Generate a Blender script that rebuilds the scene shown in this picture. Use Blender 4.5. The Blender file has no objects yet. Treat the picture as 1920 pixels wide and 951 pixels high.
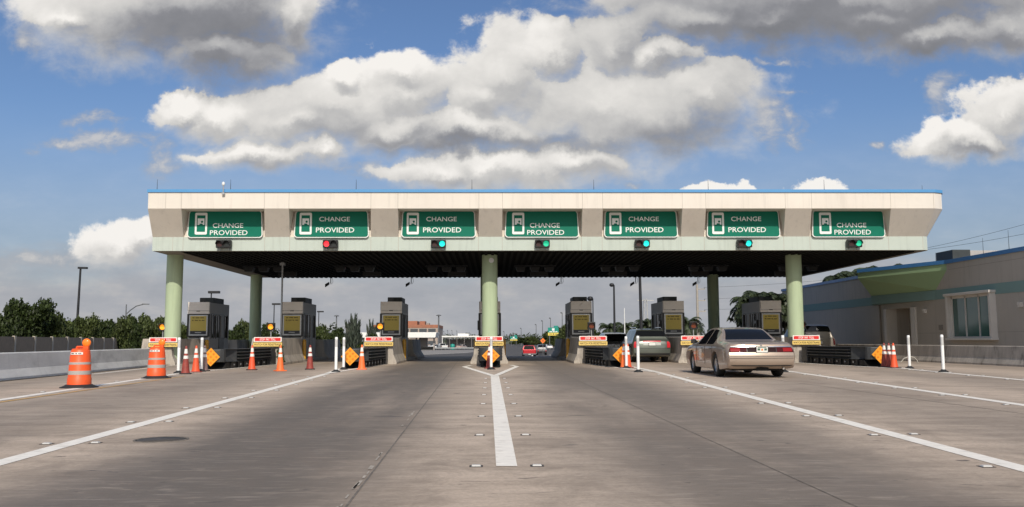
import bpy, bmesh, math, random
import numpy as np
from mathutils import Vector, Matrix
R = math.radians
scene = bpy.context.scene
COL = scene.collection

# ---------------------------------------------------------------- camera
CAM_H = 1.07
cam_d = bpy.data.cameras.new('camera')
cam = bpy.data.objects.new('camera', cam_d); COL.objects.link(cam)
cam_d.sensor_width = 36.0
cam_d.lens = 36.0 * 1620 / 1920
cam_d.clip_start = 0.1; cam_d.clip_end = 12000
cam.matrix_world = (Matrix.Translation((0, 0, CAM_H)) @ Matrix.Rotation(R(-1.232), 4, 'Z')
                    @ Matrix.Rotation(R(90 + 5.73), 4, 'X') @ Matrix.Rotation(R(-0.2), 4, 'Z'))
scene.camera = cam

# ---------------------------------------------------------------- light
SUN_EL, SUN_AZ = 38.0, 6.0          # sun behind the camera, a little to the right
sun_d = bpy.data.lights.new('sun', 'SUN'); sun_d.energy = 3.35; sun_d.angle = R(0.53)
sun_d.color = (1.0, 0.93, 0.82)
sun = bpy.data.objects.new('sun', sun_d); COL.objects.link(sun)
_to = Vector((math.sin(R(SUN_AZ)) * math.cos(R(SUN_EL)), -math.cos(R(SUN_AZ)) * math.cos(R(SUN_EL)), math.sin(R(SUN_EL))))
sun.rotation_euler = _to.to_track_quat('Z', 'Y').to_euler()
sun.location = (10, -60, 60)
vs = scene.view_settings
vs.view_transform = 'Standard'; vs.look = 'None'; vs.exposure = 0.0; vs.gamma = 1.0; vs.use_curve_mapping = False
scene.cycles.use_denoising = True
scene.cycles.max_bounces = 6
scene.cycles.transparent_max_bounces = 8

# ---------------------------------------------------------------- node helpers
class NT:
    def __init__(s, tree): s.t = tree; s.n = tree.nodes; s.l = tree.links
    def node(s, typ, **kw):
        nd = s.n.new(typ)
        for k, v in kw.items(): setattr(nd, k, v)
        return nd
    def put(s, sock, v):
        if isinstance(v, bpy.types.NodeSocket): s.l.new(v, sock)
        elif v is not None: sock.default_value = v
    def math(s, op, a, b=None, c=None, clamp=False):
        nd = s.node('ShaderNodeMath', operation=op, use_clamp=clamp)
        for i, v in enumerate((a, b, c)):
            if v is not None: s.put(nd.inputs[i], v)
        return nd.outputs[0]
    def vmath(s, op, a, b=None, c=None, out=0):
        nd = s.node('ShaderNodeVectorMath', operation=op)
        for i, v in enumerate((a, b, c)):
            if v is not None: s.put(nd.inputs[i], v)
        return nd.outputs[out]
    def noise(s, vec, scale, detail=4, rough=.5, dist=0, out='Fac', dim='3D'):
        nd = s.node('ShaderNodeTexNoise', noise_dimensions=dim)
        s.put(nd.inputs['Vector'], vec); nd.inputs['Scale'].default_value = scale
        nd.inputs['Detail'].default_value = detail; nd.inputs['Roughness'].default_value = rough
        nd.inputs['Distortion'].default_value = dist
        return nd.outputs[out]
    def maprange(s, v, a, b, c=0., d=1., mode='SMOOTHSTEP'):
        nd = s.node('ShaderNodeMapRange', interpolation_type=mode)
        for i, x in enumerate((v, a, b, c, d)): s.put(nd.inputs[i], x)
        return nd.outputs[0]
    def mix(s, f, a, b, typ='MIX'):
        nd = s.node('ShaderNodeMix', data_type='RGBA', blend_type=typ)
        s.put(nd.inputs[0], f); s.put(nd.inputs[6], a); s.put(nd.inputs[7], b)
        return nd.outputs[2]
    def ramp(s, f, stops):
        nd = s.node('ShaderNodeValToRGB')
        cr = nd.color_ramp
        while len(cr.elements) < len(stops): cr.elements.new(.5)
        for e, (p, c) in zip(cr.elements, stops): e.position = p; e.color = (*c, 1)
        s.put(nd.inputs[0], f)
        return nd.outputs[0]

# ---------------------------------------------------------------- sky
def c4(c): return (*c, 1.0)
SKY_S = 0.1
def build_sky():
    w = bpy.data.worlds.new('World'); scene.world = w; w.use_nodes = True
    t = NT(w.node_tree); t.n.clear()
    out = t.node('ShaderNodeOutputWorld'); bg = t.node('ShaderNodeBackground')
    t.l.new(bg.outputs[0], out.inputs[0]); bg.inputs[1].default_value = SKY_S
    sky = t.node('ShaderNodeTexSky', sky_type='NISHITA', sun_disc=False)
    sky.sun_elevation = R(SUN_EL); sky.sun_rotation = R(180 - SUN_AZ)
    sky.altitude = 0; sky.air_density = 1.0; sky.dust_density = 1.6; sky.ozone_density = 2.0
    g = t.node('ShaderNodeTexCoord').outputs['Generated']
    sep = t.node('ShaderNodeSeparateXYZ'); t.l.new(g, sep.inputs[0])
    ay = t.math('MAXIMUM', t.math('ABSOLUTE', sep.outputs[1]), .12)
    u = t.math('DIVIDE', sep.outputs[0], ay); v = t.math('DIVIDE', sep.outputs[2], ay)
    comb = t.node('ShaderNodeCombineXYZ'); t.put(comb.inputs[0], u); t.put(comb.inputs[1], v)
    P = comb.outputs[0]
    blobs = [(-0.377, 0.394, 0.185, 0.075), (-0.318, 0.342, 0.094, 0.039), (-0.489, 0.39, 0.069, 0.026), (-0.232, 0.391, 0.038, 0.04), (-0.553, 0.357, 0.025, 0.013),
     (-0.185, 0.276, 0.165, 0.050), (-0.104, 0.317, 0.051, 0.029), (-0.17, 0.313, 0.038, 0.023), (-0.322, 0.265, 0.072, 0.032), (-0.363, 0.271, 0.031, 0.022), (-0.115, 0.252, 0.10, 0.034), (-.235, .262, .09, .036), (-.095, .295, .07, .045),
     (0.142, 0.280, 0.185, 0.075), (0.015, 0.310, 0.08, 0.060), (0.067, 0.342, 0.045, 0.036), (0.155, 0.356, 0.058, 0.042), (0.245, 0.295, 0.077, 0.049), (-0.041, 0.243, 0.126, 0.033), (-0.016, 0.282, 0.051, 0.045), (0.201, 0.341, 0.051, 0.026),
     (-0.265, 0.222, 0.088, 0.027), (-0.205, 0.228, 0.034, 0.026), (0.006, 0.203, 0.130, 0.034), (0.09, 0.212, 0.09, 0.028), (-.06, .195, .08, .026),
     (0.409, 0.405, 0.30, 0.055), (.33, .39, .12, .04), (.46, .385, .12, .045), (0.241, 0.387, 0.084, 0.037), (0.524, 0.362, 0.098, 0.032), (0.616, 0.369, 0.079, 0.04),
     (0.575, 0.240, 0.082, 0.026), (0.62, 0.272, 0.048, 0.040), (0.547, 0.293, 0.022, 0.024),
     (0.357, 0.227, 0.012, 0.015), (0.349, 0.263, 0.019, 0.012), (0.327, 0.273, 0.026, 0.01), (0.342, 0.338, 0.032, 0.005), (0.353, 0.292, 0.026, 0.005),
     (-0.425, 0.114, 0.046, 0.028), (-0.404, 0.123, 0.031, 0.022), (-0.5, 0.233, 0.04, 0.008), (-0.468, 0.261, 0.031, 0.007), (-0.395, 0.211, 0.027, 0.014),
     (0.46, 0.235, 0.010, 0.005), (0.381, 0.167, 0.031, 0.013), (0.267, 0.167, 0.031, 0.013), (0.16, 0.182, 0.014, 0.005),
     (0.1, 0.62, .5, .08), (-.7, .7, .25, .1), (1.0, .5, .25, .1), (-1.2, .35, .3, .08), (1.5, .25, .4, .06)]
    n1 = t.noise(P, 9, 2, .5, out='Color'); n2 = t.noise(P, 34, 6, .62, out='Color')
    w1 = t.vmath('MULTIPLY', t.vmath('SUBTRACT', n1, (.5, .5, .5)), (.10, .06, 0))
    w2 = t.vmath('MULTIPLY', t.vmath('SUBTRACT', n2, (.5, .5, .5)), (.044, .032, 0))
    PW = t.vmath('ADD', t.vmath('ADD', P, w1), w2)
    small = [q for q in blobs if q[3] < .0125 or q[2] < .03]; blobs = [q for q in blobs if q not in small]
    small = [(a, b, ra * 1.5, rb * 1.7) for a, b, ra, rb in small] + [(-.50, .096, .12, .016), (-.44, .235, .10, .022), (.335, .25, .05, .05), (-.14, .20, .07, .02)]
    def field(Q, bl=blobs):
        acc = None
        for (a, b, ra, rb) in bl:
            ln = t.vmath('LENGTH', t.vmath('MULTIPLY_ADD', Q, (1 / ra, 1 / rb, 0), (-a / ra, -b / rb, 0)), out=1)
            acc = ln if acc is None else t.math('SMOOTH_MIN', acc, ln, .18)
        return t.math('SUBTRACT', 1.26, acc)
    def full(off):
        Q = t.vmath('ADD', PW, off) if off else PW
        Q0 = t.vmath('ADD', P, off) if off else P
        Qs = t.vmath('MULTIPLY', Q0, (1, 1.35, 0))
        f = field(Q)
        fb = t.math('SUBTRACT', t.noise(Qs, 18, 10, .60, .25), .5)
        f2 = t.math('MULTIPLY_ADD', fb, 1.15, f)
        return f2, f
    d, F0 = full(None)
    d2, F1 = full((-.006, .013, 0))
    # dark, flat undersides and the two thick grey masses
    dark = [(-0.332, 0.365, 0.126, 0.039, 1.0), (-0.33, 0.319, 0.081, 0.023, 0.9), (0.40, 0.396, 0.33, 0.060, 1.0), (0.237, 0.243, 0.066, 0.020, .8),
            (-0.047, 0.226, 0.12, 0.009, 0.62), (0.06, 0.232, 0.12, 0.009, 0.6), (-.47, .24, .08, .035, .55), (.35, .265, .035, .035, .45), (.352, .22, .02, .02, .5), (.46, .235, .03, .015, .5), (-.553, .357, .03, .02, .6), (-.395, .205, .04, .02, .5), (-0.13, 0.245, 0.075, 0.010, 0.4), (-0.265, 0.204, 0.068, 0.009, 0.4),
            (0.575, 0.234, 0.071, 0.009, 0.5), (0.55, 0.36, 0.13, 0.04, .9), (-.5, .25, .11, .06, .5), (.6, .4, .12, .05, .8)]
    dk = None
    for (a, b, ra, rb, wt) in dark:
        ra *= 1.5; rb *= 2.0
        ln = t.vmath('LENGTH', t.vmath('MULTIPLY_ADD', PW, (1 / ra, 1 / rb, 0), (-a / ra, -b / rb, 0)), out=1)
        e = t.maprange(ln, 1.0, .15, 0., wt)
        dk = e if dk is None else t.math('MAXIMUM', dk, e)
    rel = t.math('SUBTRACT', d, d2)
    big = t.math('SUBTRACT', F0, F1)
    alpha = t.maprange(d, -.04, t.maprange(big, -.10, .14, .85, .24))
    low = t.math('SUBTRACT', t.noise(PW, 8, 4, .5), .5)
    L = t.math('MULTIPLY_ADD', rel, .26, .735)
    L = t.math('MULTIPLY_ADD', low, .45, L)
    L = t.math('MULTIPLY_ADD', t.math('MAXIMUM', big, -.10), .55, L)
    L = t.math('SUBTRACT', L, t.math('MULTIPLY', t.maprange(F0, .25, .85), .10))
    L = t.math('SUBTRACT', L, t.math('MULTIPLY', dk, .44))
    k = 1 / SKY_S
    ccol = t.ramp(L, [(0.0, (.20, .205, .225)), (.22, (.265, .268, .29)), (.42, (.42, .42, .43)), (.62, (.60, .59, .575)), (.80, (.74, .72, .69)), (1.0, (.92, .89, .85))])
    ccol = t.vmath('SCALE', ccol, None); ccol.node.inputs['Scale'].default_value = k
    # clear sky, lifted to the photograph's saturated blue
    clear = t.mix(1.0, sky.outputs[0], c4((.78, .90, 1.08)), 'MULTIPLY')
    # grey overcast bank low over the horizon
    nz = t.noise(t.vmath('MULTIPLY', P, (1, 3.2, 0)), 5, 5, .55)
    hv = t.math('SUBTRACT', v, t.math('MULTIPLY', t.math('SUBTRACT', nz, .5), .10))
    bank = t.maprange(hv, .150, .055)
    soft = t.maprange(v, .30, .08, 0., .50)
    bank = t.math('MAXIMUM', bank, soft)
    nb = t.noise(t.vmath('MULTIPLY', P, (1, 2.4, 0)), 11, 5, .6)
    bcol = t.ramp(nb, [(.28, (.34, .36, .40)), (.52, (.41, .42, .45)), (.68, (.50, .49, .49)), (.85, (.66, .60, .56))])
    bcol = t.vmath('SCALE', bcol, None); bcol.node.inputs['Scale'].default_value = k
    base = t.mix(bank, clear, bcol)
    fs = t.math('MULTIPLY_ADD', t.math('SUBTRACT', t.noise(t.vmath('MULTIPLY', P, (1, 1.5, 0)), 30, 8, .62, .4), .5), 2.2, t.math('SUBTRACT', field(PW, small), .52))
    scol = t.mix(t.maprange(fs, .2, 1.0), c4((.40 * k, .41 * k, .44 * k)), c4((.62 * k, .60 * k, .58 * k)))
    base = t.mix(t.maprange(fs, -.15, .9, 0, .82), base, scol)
    final = t.mix(alpha, base, ccol)
    # added fill: sky behind the camera brightened and warmed to light shaded fronts
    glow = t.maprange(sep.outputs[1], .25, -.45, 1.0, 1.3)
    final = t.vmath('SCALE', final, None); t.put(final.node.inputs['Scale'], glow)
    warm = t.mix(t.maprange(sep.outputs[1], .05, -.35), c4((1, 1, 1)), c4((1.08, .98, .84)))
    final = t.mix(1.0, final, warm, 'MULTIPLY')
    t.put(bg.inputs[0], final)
build_sky()

# ---------------------------------------------------------------- materials
_MC = {}
def mat(name, col, rough=.6, metal=0., var=.12, vs_=2.0, bump=0., bs=30., stretch=(1, 1, 1), emis=None, es=0., spec=.5,
        dirt=None, dirt_amt=0., dirt_scale=1.5, coat=0., island=0., trans=0., streak=0.):
    if name in _MC: return _MC[name]
    m = bpy.data.materials.new(name); m.use_nodes = True
    t = NT(m.node_tree); b = t.n['Principled BSDF']
    tc = t.node('ShaderNodeTexCoord').outputs['Object']
    vec = t.vmath('MULTIPLY', tc, stretch)
    base = c4(col)
    n = t.noise(vec, vs_, 5, .6)
    f = t.maprange(n, .3, .7, 1 - var, 1 + var, 'LINEAR')
    c = t.vmath('SCALE', base[:3], None); t.put(c.node.inputs['Scale'], f)
    if island:
        geo = t.node('ShaderNodeNewGeometry')
        f2 = t.maprange(geo.outputs['Random Per Island'], 0, 1, 1 - island, 1 + island, 'LINEAR')
        c2 = t.vmath('SCALE', c, None); t.put(c2.node.inputs['Scale'], f2); c = c2
    if streak:
        sn = t.noise(t.vmath('MULTIPLY', tc, (2.6, 2.6, .16)), 2.0, 7, .66, .3)
        c = t.mix(t.maprange(sn, .50, .72, 0, streak), c, c4(tuple(v * .55 for v in col)))
    if dirt:
        dn = t.noise(vec, dirt_scale, 7, .65, .4)
        c = t.mix(t.maprange(dn, .48, .72, 0, dirt_amt), c, c4(dirt))
    t.put(b.inputs['Base Color'], c)
    b.inputs['Roughness'].default_value = rough; b.inputs['Metallic'].default_value = metal
    b.inputs['Specular IOR Level'].default_value = spec
    if coat: b.inputs['Coat Weight'].default_value = coat; b.inputs['Coat Roughness'].default_value = .05
    if rough > .2 and var > 0:
        t.put(b.inputs['Roughness'], t.maprange(n, .3, .7, rough * .9, min(1, rough * 1.1), 'LINEAR'))
    if emis: b.inputs['Emission Color'].default_value = c4(emis); b.inputs['Emission Strength'].default_value = es
    if bump:
        bn = t.node('ShaderNodeBump'); bn.inputs['Strength'].default_value = bump; bn.inputs['Distance'].default_value = .02
        t.put(bn.inputs['Height'], t.noise(vec, bs, 6, .6)); t.l.new(bn.outputs[0], b.inputs['Normal'])
    if trans:
        tr = t.node('ShaderNodeBsdfTranslucent'); t.put(tr.inputs[0], c)
        mx = t.node('ShaderNodeMixShader'); mx.inputs[0].default_value = trans
        t.l.new(b.outputs[0], mx.inputs[1]); t.l.new(tr.outputs[0], mx.inputs[2])
        t.l.new(mx.outputs[0], t.n['Material Output'].inputs[0])
    _MC[name] = m
    return m

# ---------------------------------------------------------------- mesh builder
class MB:
    def __init__(s): s.v = []; s.f = []; s.m = []; s.sm = []
    def add(s, vs, fs, mi=0, smooth=False):
        o = len(s.v); s.v += [tuple(map(float, p)) for p in vs]
        for f in fs: s.f.append(tuple(i + o for i in f)); s.m.append(mi); s.sm.append(smooth)
        return s
    def box(s, x0, x1, y0, y1, z0, z1, mi=0):
        vs = [(x0, y0, z0), (x1, y0, z0), (x1, y1, z0), (x0, y1, z0), (x0, y0, z1), (x1, y0, z1), (x1, y1, z1), (x0, y1, z1)]
        return s.add(vs, [(0, 3, 2, 1), (4, 5, 6, 7), (0, 1, 5, 4), (1, 2, 6, 5), (2, 3, 7, 6), (3, 0, 4, 7)], mi)
    def cyl(s, p0, p1, r0, r1=None, n=16, mi=0, cap=True, smooth=True):
        r1 = r0 if r1 is None else r1
        p0, p1 = Vector(p0), Vector(p1); d = (p1 - p0).normalized()
        a = d.orthogonal().normalized(); b = d.cross(a)
        vs = []
        for p, r in ((p0, r0), (p1, r1)):
            for i in range(n):
                t = 2 * math.pi * i / n; vs.append(p + a * (r * math.cos(t)) + b * (r * math.sin(t)))
        s.add(vs, [(i, (i + 1) % n, n + (i + 1) % n, n + i) for i in range(n)], mi, smooth)
        if cap:
            s.add(vs[:n], [tuple(range(n))[::-1]], mi); s.add(vs[n:], [tuple(range(n))], mi)
        return s
    def tube(s, pts, r, n=8, mi=0):
        for a, b in zip(pts[:-1], pts[1:]): s.cyl(a, b, r, r, n, mi)
        return s
    def lathe(s, prof, n=24, mi=0, c=(0, 0, 0), axis='z', smooth=True, cap=True):
        vs = []
        for r, z in prof:
            for i in range(n):
                t = 2 * math.pi * i / n; x, y = r * math.cos(t), r * math.sin(t)
                p = {'z': (x, y, z), 'y': (x, z, -y), 'x': (z, x, y)}[axis]
                vs.append((p[0] + c[0], p[1] + c[1], p[2] + c[2]))
        fs = [(k * n + i, k * n + (i + 1) % n, (k + 1) * n + (i + 1) % n, (k + 1) * n + i) for k in range(len(prof) - 1) for i in range(n)]
        s.add(vs, fs, mi, smooth)
        if cap and prof[0][0] > 1e-4: s.add(vs[:n], [tuple(range(n))[::-1]], mi)
        if cap and prof[-1][0] > 1e-4: s.add(vs[-n:], [tuple(range(n))], mi)
        return s
    def prism(s, poly, d0, d1, plane='xz', mi=0):
        # poly in the plane, extruded along the remaining axis from d0 to d1
        def P(a, b, d): return {'xz': (a, d, b), 'xy': (a, b, d), 'yz': (d, a, b)}[plane]
        n = len(poly); vs = [P(a, b, d0) for a, b in poly] + [P(a, b, d1) for a, b in poly]
        return s.add(vs, [tuple(range(n))[::-1], tuple(range(n, 2 * n))] + [(i, (i + 1) % n, n + (i + 1) % n, n + i) for i in range(n)], mi)
    def loft(s, sections, mi=0, closed=True, caps=True, smooth=False):
        n = len(sections[0]); vs = [p for sec in sections for p in sec]
        m = n if closed else n - 1
        fs = [(k * n + i, k * n + (i + 1) % n, (k + 1) * n + (i + 1) % n, (k + 1) * n + i) for k in range(len(sections) - 1) for i in range(m)]
        s.add(vs, fs, mi, smooth)
        if caps: s.add(sections[0], [tuple(range(n))[::-1]], mi); s.add(sections[-1], [tuple(range(n))], mi)
        return s
    def build(s, name, mats, parent=None, loc=(0, 0, 0), rz=0, bevel=0, label=None, recalc=True, kind=None):
        me = bpy.data.meshes.new(name); me.from_pydata(s.v, [], s.f)
        if not isinstance(mats, (list, tuple)): mats = [mats]
        for m in mats: me.materials.append(m)
        me.polygons.foreach_set('material_index', s.m); me.polygons.foreach_set('use_smooth', s.sm)
        if recalc:
            bm = bmesh.new(); bm.from_mesh(me); bmesh.ops.recalc_face_normals(bm, faces=bm.faces); bm.to_mesh(me); bm.free()
        me.update()
        o = bpy.data.objects.new(name, me); COL.objects.link(o)
        o.parent = parent; o.location = loc; o.rotation_euler = (0, 0, rz)
        if bevel:
            b = o.modifiers.new('bevel', 'BEVEL'); b.width = bevel; b.segments = 2; b.limit_method = 'ANGLE'; b.angle_limit = R(40)
        if label: o['label'] = label
        if kind: o['kind'] = kind
        return o

def tag(o, label, cat, group=None, kind=None):
    if label: o['label'] = label
    if cat: o['category'] = cat
    if group: o['group'] = group
    if kind: o['kind'] = kind
    return o
def thing(name, label, cat, loc=(0, 0, 0), rz=0, group=None):
    o = bpy.data.objects.new(name, None); COL.objects.link(o); o.empty_display_size = .2
    o.location = loc; o.rotation_euler = (0, 0, rz)
    return tag(o, label, cat, group)
def dup(root, loc, rz=None, label=None, scale=None):
    def cp(o, par):
        c = o.copy(); COL.objects.link(c)
        if par is not None: c.parent = par
        for ch in [x for x in o.children]: cp(ch, c)
        return c
    r = cp(root, None); r.location = loc
    if rz is not None: r.rotation_euler = (0, 0, rz)
    if label: r['label'] = label
    if scale: r.scale = scale if isinstance(scale, tuple) else (scale,) * 3
    return r
def text(name, body, m, parent, loc, h, w=None, bold=.0, depth=.002, label=None, align='CENTER', rz=0):
    cu = bpy.data.curves.new(name, 'FONT'); cu.body = body; cu.size = 1; cu.align_x = align; cu.extrude = 0; cu.offset = bold; cu.resolution_u = 3
    tmp = bpy.data.objects.new('tmp', cu); me = bpy.data.meshes.new_from_object(tmp)
    bpy.data.objects.remove(tmp); bpy.data.curves.remove(cu)
    co = np.array([v.co for v in me.vertices]); lo, hi = co.min(0), co.max(0)
    sx = (w / (hi[0] - lo[0])) if w else h / (hi[1] - lo[1]); sz = h / (hi[1] - lo[1]); cx = (lo[0] + hi[0]) / 2; cz = (lo[1] + hi[1]) / 2
    for v in me.vertices: v.co = ((v.co.x - cx) * sx, 0, (v.co.y - cz) * sz)
    me.materials.clear(); me.materials.append(m); me.name = name
    o = bpy.data.objects.new(name, me); COL.objects.link(o); o.parent = parent; o.location = loc; o.rotation_euler = (0, 0, rz)
    if label: o['label'] = label
    return o
def rrect(x0, x1, z0, z1, r, n=5):
    pts = []
    for cx, cz, a0 in ((x1 - r, z1 - r, 0), (x0 + r, z1 - r, 90), (x0 + r, z0 + r, 180), (x1 - r, z0 + r, 270)):
        for i in range(n + 1):
            a = R(a0 + 90 * i / n); pts.append((cx + r * math.cos(a), cz + r * math.sin(a)))
    return pts
def terrain_z(y):
    t = min(1, max(0, (y - 58) / 32)); t = t * t * (3 - 2 * t); return -1.5 * t
ORD = ['leftmost', 'second from the left', 'third from the left', 'middle', 'third from the right', 'second from the right', 'rightmost']
# ---------------------------------------------------------------- ground, road, markings
def concrete_road():
    m = bpy.data.materials.new('road_concrete'); m.use_nodes = True
    t = NT(m.node_tree); b = t.n['Principled BSDF']
    P = t.node('ShaderNodeTexCoord').outputs['Object']
    sep = t.node('ShaderNodeSeparateXYZ'); t.l.new(P, sep.inputs[0]); X, Y = sep.outputs[0], sep.outputs[1]
    # transverse brushing, broad blotches, lane oil bands (stains that stay put)
    brush = t.noise(t.vmath('MULTIPLY', P, (.9, 9, 1)), 2.2, 6, .6)
    brush2 = t.noise(t.vmath('MULTIPLY', P, (.35, 2.2, 1)), 1.0, 5, .6)
    fine = t.noise(P, 26, 6, .7)
    blot = t.noise(t.vmath('MULTIPLY', P, (.45, .075, 1)), 1.3, 5, .58, .3)
    blot2 = t.noise(t.vmath('MULTIPLY', P, (.8, .35, 1)), .9, 6, .6, .3)
    wob = t.math('MULTIPLY', t.math('SUBTRACT', blot2, .5), 1.3)
    # position inside the lane: lanes are 4.9 m, slightly fanned
    fan = t.maprange(Y, 8, 30, .90, 1.13, 'LINEAR')
    Xl = t.math('DIVIDE', t.math('ADD', X, wob), t.math('MULTIPLY', fan, 4.9))
    fr = t.math('SUBTRACT', Xl, t.math('FLOOR', Xl))
    band = t.maprange(t.math('ABSOLUTE', t.math('SUBTRACT', fr, .5)), .47, .12)
    oil = t.math('MULTIPLY', band, t.maprange(blot, .26, .52, .50, 1.0))
    lanei = t.math('MULTIPLY', t.maprange(t.math('ABSOLUTE', X), 4.5, 6.0, 1, .50, 'LINEAR'), t.maprange(X, -.5, .8, 1, .86, 'LINEAR'))
    oil = t.math('MULTIPLY', oil, lanei)
    c = t.mix(t.maprange(brush2, .3, .7), c4((.49, .39, .30)), c4((.65, .52, .405)))
    c = t.mix(t.math('MULTIPLY', oil, .90), c, c4((.100, .086, .072)))
    mott = t.noise(t.vmath('MULTIPLY', P, (1, .8, 1)), 1.1, 9, .7, 1.0)
    nearf = t.maprange(Y, 22, 5, .06, .42)
    c = t.mix(t.math('MULTIPLY', t.maprange(mott, .42, .64), nearf), c, c4((.165, .132, .102)))
    c = t.mix(t.maprange(blot2, .52, .68, 0, .45), c, c4((.22, .17, .13)))
    c = t.mix(t.maprange(brush, .50, .75, 0, .26), c, c4((.22, .175, .135)))
    c = t.mix(t.maprange(brush, .46, .28, 0, .35), c, c4((.58, .49, .41)))
    c = t.mix(t.maprange(fine, .35, .7, 0, .34), c, c4((.20, .165, .135)))
    # dark scuffs and spills, drawn out across the road
    sc = t.noise(t.vmath('MULTIPLY', P, (1.1, 4.2, 1)), 1.5, 7, .62, .8)
    c = t.mix(t.maprange(sc, .625, .70, 0, .75), c, c4((.055, .05, .048)))
    wisp = t.noise(t.vmath('MULTIPLY', P, (.7, 2.0, 1)), 3.2, 8, .68, 1.2)
    c = t.mix(t.maprange(wisp, .50, .70, 0, .22), c, c4((.14, .112, .085)))
    c = t.mix(t.maprange(wisp, .48, .34, 0, .16), c, c4((.60, .49, .38)))
    spk = t.noise(t.vmath('MULTIPLY', P, (1, 2.2, 1)), 4.5, 3, .5)
    c = t.mix(t.maprange(spk, .735, .77, 0, .85), c, c4((.05, .043, .036)))
    # transverse slab joints every 4.6 m
    yj = t.math('DIVIDE', t.math('ADD', Y, 1.3), 4.6); fy = t.math('ABSOLUTE', t.math('SUBTRACT', t.math('SUBTRACT', yj, t.math('FLOOR', yj)), .5))
    c = t.mix(t.maprange(fy, .0035, .0015, 0, .55), c, c4((.09, .08, .07)))
    t.put(b.inputs['Base Color'], c)
    t.put(b.inputs['Roughness'], t.maprange(oil, 0, 1, .85, .62, 'LINEAR'))
    b.inputs['Specular IOR Level'].default_value = .3
    bp = t.node('ShaderNodeBump'); bp.inputs['Strength'].default_value = .5; bp.inputs['Distance'].default_value = .006
    t.put(bp.inputs['Height'], t.math('ADD', brush, fine)); t.l.new(bp.outputs[0], b.inputs['Normal'])
    return m
M_road = concrete_road()
M_asph = mat('asphalt', (.075, .070, .068), .85, var=.25, vs_=.3, bump=.3, bs=60, dirt=(.11, .105, .10), dirt_amt=.5, dirt_scale=.12)
M_grass = mat('ground_grass', (.10, .11, .055), .95, var=.35, vs_=.4, dirt=(.16, .14, .10), dirt_amt=.6, dirt_scale=.2)
M_paint = mat('road_paint', (.92, .86, .76), .6, var=.06, vs_=5, dirt=(.50, .44, .36), dirt_amt=.55, dirt_scale=4.5, stretch=(1, 1.6, 1))
M_yel = mat('yellow_paint', (.62, .36, .10), .6, var=.1, dirt=(.3, .25, .18), dirt_amt=.6, dirt_scale=5)
M_conc = mat('barrier_concrete', (.42, .395, .35), .85, var=.14, vs_=1.2, bump=.25, bs=30, dirt=(.20, .18, .15), dirt_amt=.6, dirt_scale=1.2, stretch=(1, 1, .7))
M_conc2 = mat('stained_concrete', (.47, .42, .36), .85, var=.2, vs_=1.6, bump=.3, bs=30, dirt=(.13, .115, .10), dirt_amt=.75, dirt_scale=1.5, stretch=(1.3, 1.3, .5), streak=.6)

def sheet(name, xs, ys, zf, m, kind='structure'):
    b = MB(); vs = [(x, y, zf(x, y)) for y in ys for x in xs]; n = len(xs)
    fs = [(j * n + i, j * n + i + 1, (j + 1) * n + i + 1, (j + 1) * n + i) for j in range(len(ys) - 1) for i in range(n - 1)]
    b.add(vs, fs, 0, True)
    return b.build(name, m, kind=kind, recalc=False)
ys_ = [-60, 0, 30, 58, 62, 66, 70, 74, 78, 82, 86, 90, 130, 300, 800, 2500, 9000]
sheet('ground', [-6000, -800, -120, -40, 0, 40, 120, 800, 6000], ys_, lambda x, y: terrain_z(y) - .03, M_grass)
sheet('road', [-26, -8, 8, 26], [-40, 0, 20, 40, 58.0], lambda x, y: 0, M_road)
sheet('asphalt_road', [-70, -20, 0, 20, 30], [58.0, 62, 66, 70, 74, 78, 82, 86, 90, 130, 200, 300, 600], lambda x, y: terrain_z(y) - (.004 if y < 58.1 else .0), M_asph)

def strip(b, p, q, w0, w1=None, z=.004, mi=0):
    w1 = w0 if w1 is None else w1
    (x0, y0), (x1, y1) = p, q; d = Vector((x1 - x0, y1 - y0)).normalized(); nx, ny = -d.y, d.x
    b.add([(x0 - nx * w0 / 2, y0 - ny * w0 / 2, z), (x0 + nx * w0 / 2, y0 + ny * w0 / 2, z), (x1 + nx * w1 / 2, y1 + ny * w1 / 2, z), (x1 - nx * w1 / 2, y1 - ny * w1 / 2, z)], [(0, 3, 2, 1)], mi)
def ext(p, q, y):   # point on the line pq at depth y
    t = (y - p[1]) / (q[1] - p[1]); return (p[0] + (q[0] - p[0]) * t, y)
b = MB()
b.add([(.02, 7.5, .005), (.2, 7.49, .005), (.16, 26.1, .005), (-.09, 26.1, .005)], [(0, 1, 2, 3)])          # centre stripe
b.build('lane_stripe', M_paint, kind='structure')
LINES = {'centre': ((.11, 7.5), (.035, 26.1)), 'left': ((-4.39, 7.93), (-5.45, 28.6)), 'right': ((4.36, 7.15), (5.40, 28.6)),
         'outer_right': ((8.53, 13.9), (9.75, 27.6)), 'far_right': ((13.65, 22.18), (14.7, 30.5)), 'outer_left': ((-9.16, 16.43), (-10.5, 29.2))}
def gore(a, q, L, Rt, y0=1.0):
    m = MB()
    if a is not None: strip(m, ext(a, q, y0), q, .20, .22)
    for k, arm in enumerate((L, Rt)):
        pts = [q] + arm
        for i, (p, r) in enumerate(zip(pts[:-1], pts[1:])): strip(m, p, r, .2, z=.008 + .004 * k + .001 * i)
    return m
gore(None, (.03, 26.0), [(-1.2, 35.4), (-.95, 37.2)], [(.95, 35.4), (.72, 37.2)]).build('gore_marking', M_paint, kind='structure')
gore(*LINES['left'], [(-6.05, 36), (-6.35, 44.6)], [(-4.62, 45.6)], 1.5).build('gore_marking', M_paint, kind='structure')
gore(*LINES['right'], [(4.55, 35), (3.85, 45)], [(5.5, 36), (5.35, 44.6)], 1.5).build('gore_marking', M_paint, kind='structure')
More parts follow.
